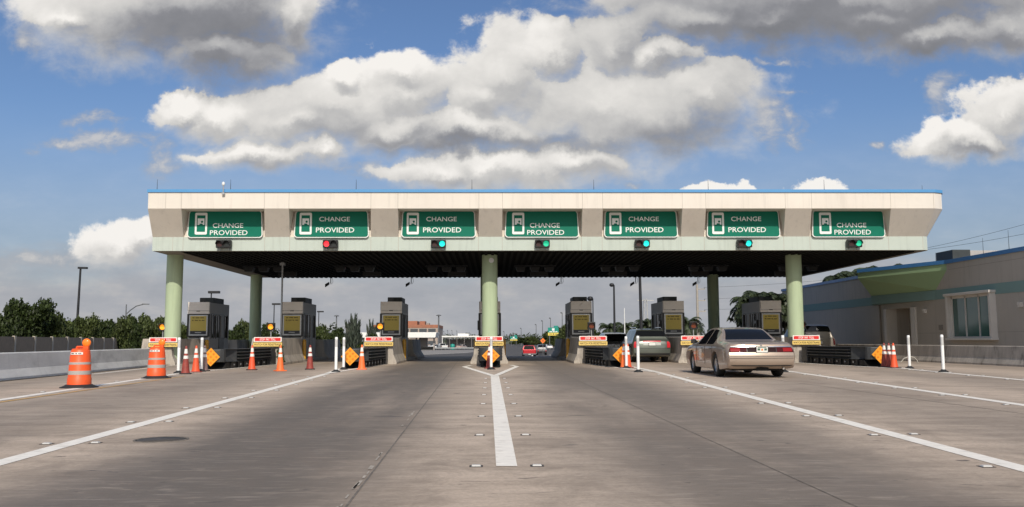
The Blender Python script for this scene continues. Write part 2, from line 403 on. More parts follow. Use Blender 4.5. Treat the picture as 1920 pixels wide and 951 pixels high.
gore(*LINES['outer_right'], [(9.1, 35), (8.55, 44)], [(10.3, 36), (10.15, 44)], 3).build('gore_marking', M_paint, kind='structure')
gore(*LINES['far_right'], [(13.9, 37), (13.6, 44)], [(15.9, 36), (15.3, 44)], 6).build('gore_marking', M_paint, kind='structure')
gore(*LINES['outer_left'], [(-11.3, 36), (-11.35, 44)], [(-9.55, 44.6)], 4).build('gore_marking', M_paint, kind='structure')
m = MB(); strip(m, (-8.0, 3), (-9.49, 27), .12, .09, z=.006); m.build('edge_line', M_yel, kind='structure')
m = MB(); strip(m, (-13.2, 29), (-14.6, 42), .15, z=.006); m.build('edge_line', M_paint, kind='structure')
# far carriageway edge lines beyond the plaza
m = MB()
for p, q, w in (((-30, 112), (-5.2, 182), .6), ((6.4, 140), (9.5, 215), .5), ((14, 85), (9.6, 150), .3)): strip(m, p, q, w, z=-1.49)
m.build('edge_line', M_paint, kind='structure')
M_apron = mat('far_concrete', (.26, .24, .22), .9, var=.1, vs_=.2)
MB().add([(-75, 112.6, -1.492), (-30, 112.6, -1.492), (-5.0, 182.6, -1.492), (-1.5, 232, -1.492), (-75, 232, -1.492)], [(0, 1, 2, 3, 4)]).build('far_pavement', M_apron, kind='structure')
# sawn longitudinal joints
M_joint = mat('joint_seal', (.17, .145, .12), .9, var=.4, vs_=9)
M_patch = mat('joint_chips', (.42, .37, .31), .9, var=.2, vs_=9)
m = MB()
strip(m, ext((-.99, 5.74), (-1.67, 28.6), 1), (-1.85, 45), .015, .022, z=.003)
strip(m, (2.35, 1), (2.1, 45), .008, .014, z=.003)
strip(m, (7.6, 6), (7.4, 30), .018, .02, z=.003)
m.build('pavement_joint', M_joint, kind='structure')
m = MB(); rnd = random.Random(4)
for k in range(26):
    y = 5.0 + rnd.random() ** 1.5 * 9; x = ext((-.99, 5.74), (-1.67, 28.6), y)[0] + rnd.uniform(-.012, .012)
    strip(m, (x, y), (x - .004, y + rnd.uniform(.05, .3)), rnd.uniform(.012, .028), z=.0045)
m.build('joint_spalls', M_patch, kind='structure')
# manhole
mh = thing('manhole_cover', 'round dark iron manhole cover set in the left lane', 'manhole cover', (-3.63, 9.67, 0))
M_iron = mat('cast_iron', (.10, .085, .07), .6, .3, var=.3, vs_=14, bump=.6, bs=40)
MB().lathe([(.0, .006), (.25, .006), (.25, .0)], 40).build('cover', M_iron, mh)
MB().lathe([(.262, .0), (.262, .009), (.285, .009), (.29, .0)], 40).build('ring_frame', M_joint, mh)
# raised pavement markers
M_rpmw = mat('marker_white', (.60, .58, .54), .4, var=.05); M_rpmd = mat('marker_dark', (.06, .055, .05), .7)
def rpm(label):
    r = thing('pavement_marker', label, 'road marker', group='raised pavement markers along the lane lines')
    MB().add([(-.042, -.035, 0), (.042, -.035, 0), (.042, .035, 0), (-.042, .035, 0), (-.034, -.018, .014), (.034, -.018, .014), (.034, .026, .014), (-.034, .026, .014)],
             [(0, 1, 5, 4), (1, 2, 6, 5), (2, 3, 7, 6), (3, 0, 4, 7), (4, 5, 6, 7)]).build('reflector', M_rpmw, r)
    MB().box(-.058, .058, -.05, .05, .001, .004).build('adhesive_pad', M_rpmd, r)
    return r
RL = {'centre': 'small white raised marker beside the wide middle stripe', 'left': 'small white raised marker beside the long line left of the middle stripe',
      'right': 'small white raised marker beside the long line right of the middle stripe', 'outer_right': 'small white raised marker beside the white line next to the gold sedan',
      'far_right': 'small white raised marker beside the short white line at the far right', 'outer_left': 'small white raised marker beside the white line the orange barrels stand on'}
proto = None
for nm, (a, q) in LINES.items():
    y = {'centre': 7.52, 'left': 9.35, 'right': 7.3, 'outer_right': 14.0, 'far_right': 22.6, 'outer_left': 16.5}[nm]
    off = .28 if nm == 'centre' else .24
    while y < q[1] - .3:
        for sx in (-1, 1):
            if nm == 'outer_left' and sx == 1: continue
            x = ext(a, q, y)[0] + sx * off + (0 if nm != 'centre' else sx * -.02)
            yy = y + (.0 if nm == 'centre' else (.0 if sx < 0 else .06))
            if proto is None: proto = rpm(RL[nm]); o = proto; o.location = (x, yy, 0)
            else: o = dup(proto, (x, yy, 0), label=RL[nm])
        y += 2.42

# ---------------------------------------------------------------- roadside barriers
def jersey_path(name, pts, h, m, wt=.17, wb=.40, zb=-.02, seg=None):
    b = MB(); secs = []
    for i, (x, y) in enumerate(pts):
        p0 = Vector(pts[max(i - 1, 0)]); p1 = Vector(pts[min(i + 1, len(pts) - 1)]); d = (p1 - p0).normalized(); nx, ny = -d.y, d.x
        prof = [(-wb / 2 - .02, zb), (-wb / 2 - .02, .07), (-wt / 2 - .045, .30), (-wt / 2, h - .03), (-wt / 2 + .02, h), (wt / 2 - .02, h), (wt / 2, h - .03), (wt / 2 + .045, .30), (wb / 2 + .02, .07), (wb / 2 + .02, zb)]
        secs.append([(x + nx * a, y + ny * a, z) for a, z in prof])
    b.loft(secs); return b.build(name, m, bevel=.01)
def subdiv(p, q, n): return [(p[0] + (q[0] - p[0]) * i / n, p[1] + (q[1] - p[1]) * i / n) for i in range(n + 1)]
M_grey = mat('grey_concrete', (.66, .65, .62), .85, var=.14, vs_=1.0, bump=.25, bs=25, dirt=(.36, .35, .33), dirt_amt=.65, dirt_scale=.9, stretch=(1, .5, 1.4), streak=.25)
o = jersey_path('concrete_barrier', subdiv((-12.35, 8), (-15.30, 41.4), 10) + [(-16.1, 46), (-16.6, 57)], .77, M_grey, .2, .46)
tag(o, 'long pale grey concrete barrier along the left shoulder behind the orange barrels', 'barrier')
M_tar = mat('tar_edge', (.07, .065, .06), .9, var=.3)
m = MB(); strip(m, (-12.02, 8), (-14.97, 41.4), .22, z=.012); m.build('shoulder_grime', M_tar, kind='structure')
o = jersey_path('concrete_barrier', subdiv((20.15, 14), (20.35, 57), 10), .78, M_conc2, .22, .5)
tag(o, 'long stained tan concrete barrier in front of the building at the right', 'barrier')
# dry crooked twig lying by the right barrier
o = MB().tube([(17.75, 37.6, .05), (17.9, 37.6, .22), (18.15, 37.6, .30), (18.35, 37.6, .26), (18.48, 37.6, .12), (18.5, 37.6, .02)], .025, 6).build('bent_hose', M_conc)
tag(o, 'crooked tan hose end lying against the right concrete barrier', 'hose')
# ---------------------------------------------------------------- canopy
M_cream = mat('cream_stucco', (.74, .68, .60), .85, var=.05, vs_=.6, bump=.15, bs=60, streak=.24, dirt=(.62, .56, .49), dirt_amt=.5, dirt_scale=.5, stretch=(1, 1, .6))
M_mint = mat('mint_stucco', (.50, .56, .505), .8, var=.05, vs_=.6, bump=.12, bs=60, streak=.30, dirt=(.41, .47, .42), dirt_amt=.4, dirt_scale=.6)
M_col = mat('green_column', (.43, .52, .335), .75, var=.05, vs_=.8, bump=.1, bs=60, streak=.28, dirt=(.35, .41, .28), dirt_amt=.45, dirt_scale=.8, stretch=(1, 1, .4))
M_blue = mat('blue_metal', (.09, .30, .58), .4, var=.05, vs_=.3)
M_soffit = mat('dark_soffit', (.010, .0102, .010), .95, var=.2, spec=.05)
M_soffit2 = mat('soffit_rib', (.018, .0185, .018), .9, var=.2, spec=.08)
M_line = mat('panel_joint', (.42, .38, .33), .9)
M_black = mat('black_metal', (.018, .018, .019), .45, .3, var=.15)
M_grey_m = mat('galvanised', (.42, .43, .44), .45, .6, var=.1)
M_white_m = mat('white_metal', (.80, .80, .78), .45, var=.04)
XL, XR = -15.16, 19.80                # bottom corners
YF, YB = 38.5, 55.0                   # front and rear of the soffit
ZS, ZG, ZL, ZU, ZT = 5.07, 5.69, 6.82, 7.53, 7.66   # soffit, green top, ledge, cream top, blue top
YU = YF - 1.0                          # the upper band overhangs
canopy = thing('toll_canopy', 'wide cream toll canopy with mint band and blue roof edge on green columns', 'toll canopy', (0, 0, 0))
# lower green band
def ring(z, xl, xr, yf, yb, ch):      # outline with the right front corner cut back
    return [(xl, yf, z), (xr - ch, yf, z), (xr - ch * .35, yf + ch * .3, z), (xr, yf + ch, z), (xr, yb, z), (xl, yb, z)]
def band(z0, z1, a, c): 
    b = MB(); r0 = ring(z0, *a); r1 = ring(z1, *c); n = len(r0)
    b.add(r0 + r1, [(i, (i + 1) % n, n + (i + 1) % n, n + i) for i in range(n)]); return b
A_low = (XL, XR, YF, YB, .30); A_up = (XL + .14, XR + .40, YU, YB + .5, .62)
b = band(ZS, ZG, A_low, A_low)
b.build('lower_band', M_mint, canopy, bevel=0)
b = band(ZL, ZU, A_up, A_up); b.build('upper_band', M_cream, canopy)
A_bl = (XL + .10, XR + .44, YU - .05, YB + .55, .64)
b = band(ZU, ZT, A_bl, A_bl)
for z in (ZT,): b.add(ring(z, *A_bl), [tuple(range(6))])
b.add(ring(ZU, *A_bl), [tuple(range(6))[::-1]])
b.build('roof_edge', M_blue, canopy)
# sloping pilasters between the sign bays
cvb = lambda px: (px - 925.5) * YF / 1620; cvt = lambda px: (px - 925.5) * YU / 1620
bays = [(cvb(a), cvb(b_), cvt(c), cvt(d)) for a, b_, c, d in ((344.5, 496.5, 339, 494), (543, 695, 540, 694), (746.5, 897, 745, 898), (942, 1092, 942.5, 1094.5), (1131, 1281, 1133, 1285), (1325, 1477, 1330, 1482.5), (1527, 1678, 1533, 1685.5))]
b = MB(); segs = []; prev = (XL, XL + .14)
for (ba, bb, ta, tb_) in bays: segs.append((prev[0], ba, prev[1], ta)); prev = (bb, tb_)
for (b0, b1, t0, t1) in segs:
    pts = [(b0, YF, ZG), (b1, YF, ZG), (t1, YU, ZL), (t0, YU, ZL)]; bk = [(b0, YF + .2, ZG), (b1, YF + .2, ZG), (t1, YF + .2, ZL), (t0, YF + .2, ZL)]
    b.add(pts + bk, [(0, 1, 2, 3), (1, 5, 6, 2), (0, 3, 7, 4)])
lo = ring(ZG, *A_low); up = ring(ZL, *A_up)
b.add([(prev[0], YF, ZG), lo[1], up[1], (prev[1], YU, ZL), (prev[0], YF + .2, ZG), (prev[1], YF + .2, ZL)], [(0, 1, 2, 3), (0, 3, 5, 4)])
b.add([lo[1], lo[2], lo[3], lo[4], up[1], up[2], up[3], up[4]], [(0, 1, 5, 4), (1, 2, 6, 5), (2, 3, 7, 6)])
b.add([lo[5], lo[0], up[0], up[5]], [(0, 1, 2, 3)]); b.add([lo[4], lo[5], up[5], up[4]], [(0, 1, 2, 3)])
edges = [XL] + [e for bb in bays for e in bb[:2]] + [XR]; edgt = [XL] + [e for bb in bays for e in bb[2:]]
b.build('pilasters', M_cream, canopy)
b = MB()
for (ba, bb, ta, tb_) in bays:
    b.add([(ba - .02, YF + .06, ZG - .0), (bb + .02, YF + .06, ZG), (bb + .1, YF + .06, ZL), (ba - .1, YF + .06, ZL)], [(0, 1, 2, 3)])   # back of the recess
b.add([(XL + .14, YU + .002, ZL + .001), (bays[-1][3] + .3, YU + .002, ZL + .001), (bays[-1][3] + .3, YF + .3, ZL + .001), (XL + .14, YF + .3, ZL + .001)], [(3, 2, 1, 0)])
b.add([(XL, YF + .001, ZG), (XR - .31, YF + .001, ZG), (XR - .31, YF + .2, ZG), (XL, YF + .2, ZG)], [(0, 1, 2, 3)])
b.build('sign_recess', M_cream, canopy, recalc=False)
# roof deck just below the blue edge, soffit with ribs
b = MB().box(XL + .3, XR - .3, YF + 1.2, YB - .3, ZL, ZU - .05); b.build('roof_deck', mat('roof_gravel', (.35, .34, .32), .9), canopy)
b = MB().add(ring(ZS + .002, *A_low), [tuple(range(6))]); b.build('soffit_edge', mat('soffit_stucco', (.22, .20, .17), .9, var=.05), canopy)
SX0, SX1, SY0, SY1 = XL + 1.15, XR - .5, YF + .35, YB - .25
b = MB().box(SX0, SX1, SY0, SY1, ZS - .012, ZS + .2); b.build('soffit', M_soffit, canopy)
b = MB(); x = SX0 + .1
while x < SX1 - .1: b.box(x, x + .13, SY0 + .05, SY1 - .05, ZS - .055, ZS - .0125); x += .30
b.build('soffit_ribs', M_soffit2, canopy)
# vertical panel joints
b = MB()
for e in [XL + .9] + edges[1:-1] + [XR - .35]: b.box(e - .008, e + .008, YF - .003, YF + .01, ZS + .003, ZG - .003)
for e in [XL + .9] + edgt[1:] + [XR - .28]: b.box(e - .008, e + .008, YU - .003, YU + .01, ZL + .003, ZU - .002)
b.build('panel_joints', M_line, canopy)
for (cx, cy, mm) in ((-14.86, 40.5, 'f'), (-.18, 40.5, 'f'), (14.21, 40.5, 'f'), (-14.40, 52.7, 'r'), (-.45, 52.7, 'r'), (13.46, 52.7, 'r')):
    r = .365 if mm == 'f' else .345
    MB().cyl((cx, cy, 0), (cx, cy, ZS), r, r, 40).build('column', M_col, canopy)
# equipment hung under the soffit
signs_x = [(p - 925.5) * 38.4 / 1620 for p in (422, 621, 822, 1017, 1205, 1400.5, 1602)]
for k, x in enumerate(signs_x):
    t_ = thing('ceiling_lamp', 'black lamp rack under the canopy ceiling over the %s lane' % ORD[k], 'ceiling lamp', (x, 45.0, ZS), group='lamp racks under the canopy ceiling')
    MB().box(-1.1, 1.1, -.03, .03, -.16, -.10).box(-.05, .05, -.05, .05, -.10, -.056).box(-.9, -.84, -.03, .03, -.10, -.056).box(.84, .9, -.03, .03, -.1, -.056).build('rail', M_black, t_)
    for dx in (-.75, .0, .75):
        MB().prism([(-.26, -.20), (.26, -.20), (.19, -.42), (-.19, -.42)], -.2, .2, 'xz').box(-.02, .02, -.02, .02, -.2, -.165).build('lamp_housing', M_black, t_, (dx, .03, 0))
    t_ = thing('ceiling_sensor', 'small black sensor box under the canopy over the %s lane' % ORD[k], 'sensor', (x + .4, 48.5, ZS), group='sensor boxes under the canopy ceiling')
    MB().box(-.5, .5, -.1, .1, -.40, -.15).build('housing', M_black, t_); MB().cyl((-.3, 0, -.15), (-.3, 0, -.056), .02).cyl((.3, 0, -.15), (.3, 0, -.056), .02).build('hanger', M_black, t_)

# ---------------------------------------------------------------- lane signs
M_green = mat('sign_green', (.004, .165, .105), .5, var=.06, vs_=.8, spec=.2)
M_signw = mat('sign_white', (.82, .84, .82), .45, var=.03)
for k, x in enumerate(signs_x):
    low = k in (0, 3, 6)
    s = thing('lane_sign', ('green change provided sign, words set low, %s of the seven' if low else 'green change provided sign, words set high, %s of the seven') % ORD[k],
              'road sign', (x, YF - .12, 6.255), group='green lane signs across the canopy')
    hw, hh, sk = 1.64, .615, .05
    def skew(poly): return [(px * (1 + sk * -pz / hh * .35), pz) for px, pz in poly]
    MB().prism(skew(rrect(-hw, hw, -hh, hh, .16)), -.0, .05).build('border', M_signw, s)
    MB().prism(skew(rrect(-hw + .038, hw - .038, -hh + .036, hh - .036, .13)), -.008, .02).build('panel', M_green, s)
    ex = -.96 + (-.10 if low else -.19); ez = .02
    e = MB().prism(rrect(-.27, .27, -.49, .49, .06), -.016, .0).build('emblem', M_signw, s, (ex, 0, ez))
    MB().prism([(-.185, -.37), (.185, -.37), (.185, .37), (-.185, .37)], -.022, -.006).build('emblem_window', M_green, e)
    cb = MB().prism([(-.15, -.06), (-.08, -.06), (-.05, -.0), (.06, -.0), (.09, -.06), (.15, -.06), (.15, .23), (-.15, .23)], -.028, -.010); cb.build('emblem_coin', M_signw, e)
    MB().lathe([(.0, 0), (.05, 0), (.05, .02)], 14, axis='y', c=(.045, -.030, .08)).build('emblem_dot', M_green, e)
    if low:
        text('lettering', 'CHANGE', M_signw, s, (.13, -.013, -.065), .205, 1.34, .006); text('lettering', 'PROVIDED', M_signw, s, (.17, -.013, -.385), .215, 1.66, .006)
    else:
        text('lettering', 'CHANGE', M_signw, s, (.13, -.013, .22), .205, 1.36, .006); text('lettering', 'PROVIDED', M_signw, s, (.16, -.013, -.27), .225, 1.70, .008)
    MB().box(-1.2, -1.14, .05, .12, -.4, .4).box(1.14, 1.2, .05, .12, -.4, .4).build('bracket', M_grey_m, s)

# ---------------------------------------------------------------- lane signals
M_redoff = mat('lens_red_off', (.03, .004, .004), .5); M_grnoff = mat('lens_green_off', (.008, .012, .012), .5)
M_redon = mat('lens_red_on', (.6, .03, .03), .3, emis=(1.0, .03, .05), es=1.2, var=0)
M_grnon = mat('lens_green_on', (.02, .5, .35), .3, emis=(.0, .95, .80), es=1.0, var=0); M_grnon2 = mat('lens_green_weak', (.02, .35, .2), .3, emis=(.0, .55, .28), es=.8, var=0)
sigx = [(-11.95, 'off', 'unlit'), (-7.24, 'red', 'showing a red light'), (-2.45, 'green', 'showing a bright turquoise light'), (2.18, 'green2', 'showing a green light'),
        (6.66, 'green', 'showing a turquoise light'), (11.26, 'green', 'showing a turquoise light'), (16.24, 'green2', 'showing a dull green light')]
for k, (x, st, w) in enumerate(sigx):
    s = thing('lane_signal', 'black two-lens signal %s, under the %s green sign' % (w, ORD[k]), 'traffic signal', (x, YF - .02, 5.35), group='lane signals on the mint band')
    MB().box(-.33, .33, -.24, -.04, -.17, .17).build('housing', M_black, s, bevel=.015)
    for dx, lens in ((-.165, 'r'), (.165, 'g')):
        mm = (M_redon if st == 'red' else M_redoff) if lens == 'r' else {'green': M_grnon, 'green2': M_grnon2}.get(st, M_grnoff)
        MB().lathe([(.0, .035), (.07, .026), (.128, .0)], 24, axis='y', c=(dx, -.245, 0)).build('lens', mm, s)
        v = MB(); n = 14; vs = []
        for i in range(n + 1):
            a = R(-10 + 200 * i / n)
            for rr, yy in ((.135, 0), (.150, 0), (.150, -.13 - .03 * math.sin(a)), (.135, -.13 - .03 * math.sin(a))): vs.append((rr * math.cos(a), yy, rr * math.sin(a)))
        fs = [(i * 4 + j, i * 4 + (j + 1) % 4, (i + 1) * 4 + (j + 1) % 4, (i + 1) * 4 + j) for i in range(n) for j in range(4)]
        v.add(vs, fs + [(0, 1, 2, 3), (n * 4 + 3, n * 4 + 2, n * 4 + 1, n * 4)]); v.build('visor', M_black, s, (dx, -.24, 0))
    MB().box(-.2, -.16, -.08, .0, -.26, -.17).box(.16, .2, -.08, .0, -.26, -.17).box(-.26, .26, -.04, .018, -.05, .05).build('bracket', M_grey_m, s)

# ---------------------------------------------------------------- roof rods, beacon, cameras
for k, px in enumerate((-14.75, -11.55, -6.05, -.95, 4.45, 9.55, 14.75, 19.85)):
    o = MB().cyl((0, 0, -.12), (0, 0, .36), .012, .006, 8).lathe([(.04, -.13), (.04, -.09), (.012, -.07)], 10).build('lightning_rod', M_black, loc=(px, YU + .25 if k < 7 else YU + 1.6, ZT + .131))
    tag(o, 'thin lightning rod on the blue canopy edge, number %s from the left' % ('one two three four five six seven eight'.split()[k]), 'lightning rod', 'lightning rods along the roof edge')
bc = thing('roof_beacon', 'small white globe beacon on a bracket at the left of the roof edge', 'beacon', (-11.75, YU - .12, ZT))
MB().lathe([(.0, .32), (.05, .30), (.07, .24), (.06, .17), (.045, .15)], 16).build('globe', M_white_m, bc)
MB().cyl((0, 0, -.2), (0, 0, .16), .025).box(-.06, .06, -.02, .068, -.24, -.16).build('bracket', M_grey_m, bc)
for k, (px, lab) in enumerate(((-10.3 + .04, 'second lane from the left'), (-5.2, 'third lane from the left'), (4.28, 'lane right of the middle column'), (9.02, 'lane left of the black rear column'), (13.0, 'black rear column'))):
    c = thing('hanging_camera', 'black camera hanging at the rear canopy edge, %s' % lab, 'security camera', (px, 54.6, ZS - .012), group='cameras along the rear canopy edge')
    MB().cyl((0, 0, 0), (0, 0, -.38), .025).build('stem', M_black, c)
    MB().loft([[(-.10 + x_ * .0 - .0, y_, z_) for x_, y_, z_ in ((0, -.08, -.30), (0, .08, -.30), (0, .08, -.46), (0, -.08, -.46))], [(-.34, y_, z_ - .16) for y_, z_ in ((-.09, -.28), (.09, -.28), (.09, -.46), (-.09, -.46))]]).build('housing', M_black, c)
    MB().tube([(.02, 0, -.02), (.12, 0, -.12), (.14, 0, -.30), (.06, 0, -.42), (-.08, 0, -.42)], .012, 6).build('cable', M_grey_m, c)
dc = thing('dome_camera', 'round white dome camera high on the middle column', 'security camera', (-.10, 40.13, 4.78))
MB().lathe([(.0, .17), (.07, .15), (.11, .10), (.12, .0)], 20, axis='y').build('dome', M_white_m, dc)
MB().lathe([(.0, .19), (.045, .175), (.055, .145)], 16, axis='y').build('lens', M_black, dc)
o = MB().cyl((0, 0, 0), (0, 0, 5.03), .045, .045, 12).box(-.12, .12, -.12, .12, 4.90, 5.04).build('conduit_pole', M_grey_m, loc=(-10.72, 44.0, 0))
tag(o, 'thin grey conduit pole rising to the canopy beside the second booth from the left', 'pole')

# ---------------------------------------------------------------- toll islands and booths
isl = [-15.2, -10.4, -5.3, -.2, 4.55, 9.37, 14.48]
M_boothw = mat('booth_panel', (.82, .76, .69), .5, var=.05, vs_=2, dirt=(.62, .56, .5), dirt_amt=.5, dirt_scale=2)
M_booths = mat('booth_side', (.34, .33, .315), .55, .1, var=.1, vs_=1.5)
M_boothb = mat('booth_black', (.012, .012, .013), .35, var=.1)
M_frame = mat('sign_frame', (.50, .51, .51), .4, .5, var=.05)
M_olive = mat('yellow_notice', (.56, .43, .09), .5, var=.05); M_ink = mat('notice_ink', (.09, .07, .02), .6)
M_strip = mat('notice_strip', (.03, .032, .04), .4)
M_glass = mat('dark_glass', (.01, .012, .013), .05, var=0, spec=.6)
M_ac = mat('ac_grey', (.045, .05, .048), .6, .3, var=.2)
M_bol = mat('bollard_yellow', (.62, .34, .04), .45, var=.08, dirt=(.3, .18, .05), dirt_amt=.5, dirt_scale=6)
M_white_s = mat('sign_plate_white', (.85, .80, .74), .5, var=.02); M_red_s = mat('sign_red', (.70, .02, .02), .45, var=.04)
M_yel_s = mat('sign_yellow', (.78, .55, .16), .5, var=.04); M_blk_s = mat('sign_black', (.02, .015, .01), .6)
M_amber = mat('amber_lit', (.9, .35, .02), .3, emis=(1.0, .33, .02), es=.9, var=0); M_amber_off = mat('amber_unlit', (.16, .035, .012), .2)
where = ['beside the leftmost front column', 'second from the left', 'third from the left', 'behind the middle column', 'right of the middle column', 'behind the gold sedan', 'beside the rightmost column']
where[5] = 'second from the right, behind the gold sedan'
def make_booth(label):
    t_ = thing('toll_booth', label, 'toll booth', group='toll booths on the islands')
    # body from z .15 to 3.1; front at y=0; 1.09 wide, 3.3 deep
    b = MB().box(-.545, .545, .03, 3.3, .15, 1.25).box(-.545, .545, .03, 3.3, 2.42, 3.06)
    for x in (-.545, .485):
        for (y0, y1) in ((.03, .3), (1.05, 1.2), (1.95, 2.5), (3.1, 3.3)): b.box(x, x + .06, y0, y1, 1.25, 2.42)
    b.build('cabin', M_booths, t_)
    MB().box(-.50, .50, .10, 3.24, 1.25, 2.42).build('window_glass', M_glass, t_)
    b = MB()
    for x in (-.565, .525):
        b = MB()
        for y0 in (.28, .65, 1.03, 1.6, 2.5, 3.05): b.box(x, x + .04, y0, y0 + .06, .6 if y0 in (1.6,) else 1.2, 2.46)
        b.box(x, x + .04, 1.66, 2.45, .55, 1.25).box(x + .001, x + .039, .28, 3.11, 2.461, 2.50)
        b.build('window_frame', M_boothb, t_)
    MB().box(-.585, .585, -.03, .03, 1.30, 2.47).build('front_frame', M_boothb, t_)
    f = MB().box(-.55, .55, -.10, .0301, 2.64, 3.08).box(-.55, .55, -.10, .0301, 2.48, 2.625).build('front_fascia', M_boothw, t_)
    MB().box(-.545, .545, -.102, -.098, 2.627, 2.638).box(-.545, -.53, -.105, -.099, 2.66, 3.06).build('fascia_joint', M_boothb, f)
    MB().box(-.09, .09, -.13, -.1, 2.60, 2.63).build('fascia_lamp', M_boothb, f)
    s = MB().box(-.475, .475, -.055, -.03, 1.36, 2.42).build('notice_frame', M_frame, t_)
    MB().box(-.41, .41, -.060, -.055, 1.60, 2.36).build('yellow_notice', M_olive, s)
    MB().box(-.41, .41, -.060, -.055, 1.43, 1.598).build('dark_strip', M_strip, s)
    MB().box(-.16, .16, -.063, -.060, 1.50, 1.53).build('strip_mark', M_frame, s)
    b = MB()
    for z, words in ((2.245, (.11, .20, .20)), (2.11, (.09, .17, .10, .15))):
        tot = sum(words) + .045 * (len(words) - 1); x = -tot / 2
        for w_ in words:
            n = max(2, round(w_ / .036))
            for i in range(n):
                b.box(x + i * w_ / n, x + (i + .72) * w_ / n, -.063, -.060, z, z + .055)
            x += w_ + .045
    b.build('notice_lettering', M_ink, s)
    MB().box(-.32, .43, 1.0, 2.7, 3.061, 3.36).build('air_unit', M_ac, t_, bevel=.02)
    MB().box(-.28, -.0, .97, .999, 3.10, 3.32).build('air_grille', M_boothb, t_)
    MB().box(-.62, -.56, .5, 1.0, 1.9, 2.05).cyl((-.60, .4, 1.6), (-.60, .4, 2.1), .045).build('lane_camera', M_boothb, t_)
    return t_
proto = None
for k, x in enumerate(isl):
    if k == 5:
        pb = MB().tube([(.16, -.115, 3.12), (-.06, -.115, 2.86), (-.03, -.115, 2.72)], .018, 8).build('bent_pipe', M_boothw, None, (isl[4], 45.0, 0)); tag(pb, 'pale bent pipe hanging over the fascia of the fifth booth', 'pipe')  # pale bent line across the booth fascia, built as a thin raised strip
    lab = 'grey booth with beige fascia and yellow notice, %s' % where[k]
    if proto is None: proto = make_booth(lab); bt = proto; bt.location = (x, 45.0, 0)
    else: bt = dup(proto, (x, 45.0, 0), label=lab)
    if k > 3:   # the side camera faces the lane on the other side of these booths
        pass
    # concrete crash block in front and behind
    isle = thing('toll_island', 'stained concrete island block before its booth, %s' % where[k], 'toll island', (x - (.15 if k == 0 else 0), 0, 0), group='concrete toll islands')
    def block(y0, y1, hw, flare, h, fl):
        prof = lambda s_: [(-hw - flare * s_, 0), (-hw - flare * s_, .10), (-hw - .10 * s_, .42), (-hw, h), (hw, h), (hw + .10 * s_, .42), (hw + flare * s_, .10), (hw + flare * s_, 0)]
        b = MB(); secs = []
        for y, s_, in ((y0, 1), (y1, 1)): secs.append([(a, y, z) for a, z in prof(s_)])
        return b.loft(secs)
    block(39.9, 44.3, .62, .24, 1.19, 1).build('front_block', M_conc2, isle, bevel=.02)
    MB().box(-.82, .82, 39.9 + 4.4, 56.0, 0, .15).build('curb', M_conc, isle, bevel=.02)
    block(50.2, 55.6, .58, .30, 1.15, 1).build('rear_block', M_conc2, isle, bevel=.02)
    MB().box(-.60, .60, 44.3, 44.9, .151, 1.17).build('booth_footing', M_conc, isle)
    for sx in (-1, 1):
        MB().lathe([(.10, .15), (.10, 1.04), (.085, 1.10), (.05, 1.14), (0, 1.155)], 16).build('bollard', M_bol, isle, (sx * .72, 44.65, 0))

# STOP PAY TOLL / WATCH FOR PEDESTRIANS signs and beacons
sgx = [-15.0, -10.28, -5.24, -.2, 4.56, 9.25, 14.42]
islname = ['the left end island behind an orange barrel', 'the second island from the left', 'the third island from the left', 'the middle island', 'the island right of the middle', 'the island behind the gold sedan', 'the island before the rightmost column']
for k, x in enumerate(sgx):
    s = thing('stop_pay_toll_sign', 'red and yellow stop pay toll sign on %s' % islname[k], 'warning sign', (x, 39.75, 0), group='stop pay toll signs on the islands')
    p = MB().prism(rrect(-.63, .63, 1.035, 1.25, .03), 0, .02).build('red_plate', M_white_s, s)
    MB().prism(rrect(-.585, .585, 1.072, 1.215, .03), -.006, .0).build('red_field', M_red_s, p)
    text('lettering', 'STOP  PAY  TOLL', M_white_s, p, (0, -.009, 1.143), .10, .72, .02)
    p = MB().prism(rrect(-.67, .67, .81, 1.02, .02), 0, .02).build('yellow_plate', M_blk_s, s)
    MB().prism(rrect(-.655, .655, .825, 1.005, .03), -.006, .0).build('yellow_field', M_yel_s, p)
    text('lettering', 'WATCH FOR PEDESTRIANS', M_blk_s, p, (0, -.009, .915), .095, 1.22, .012)
    MB().box(-.5, -.44, .02, .145, .85, 1.22).box(.44, .5, .02, .145, .85, 1.22).build('mounting', M_grey_m, s)
bx = [(-15.70, 1), (-10.72, 1), (-5.47, 1), (-.19, 1), (4.75, 0), (9.72, 0), (15.08, 0)]
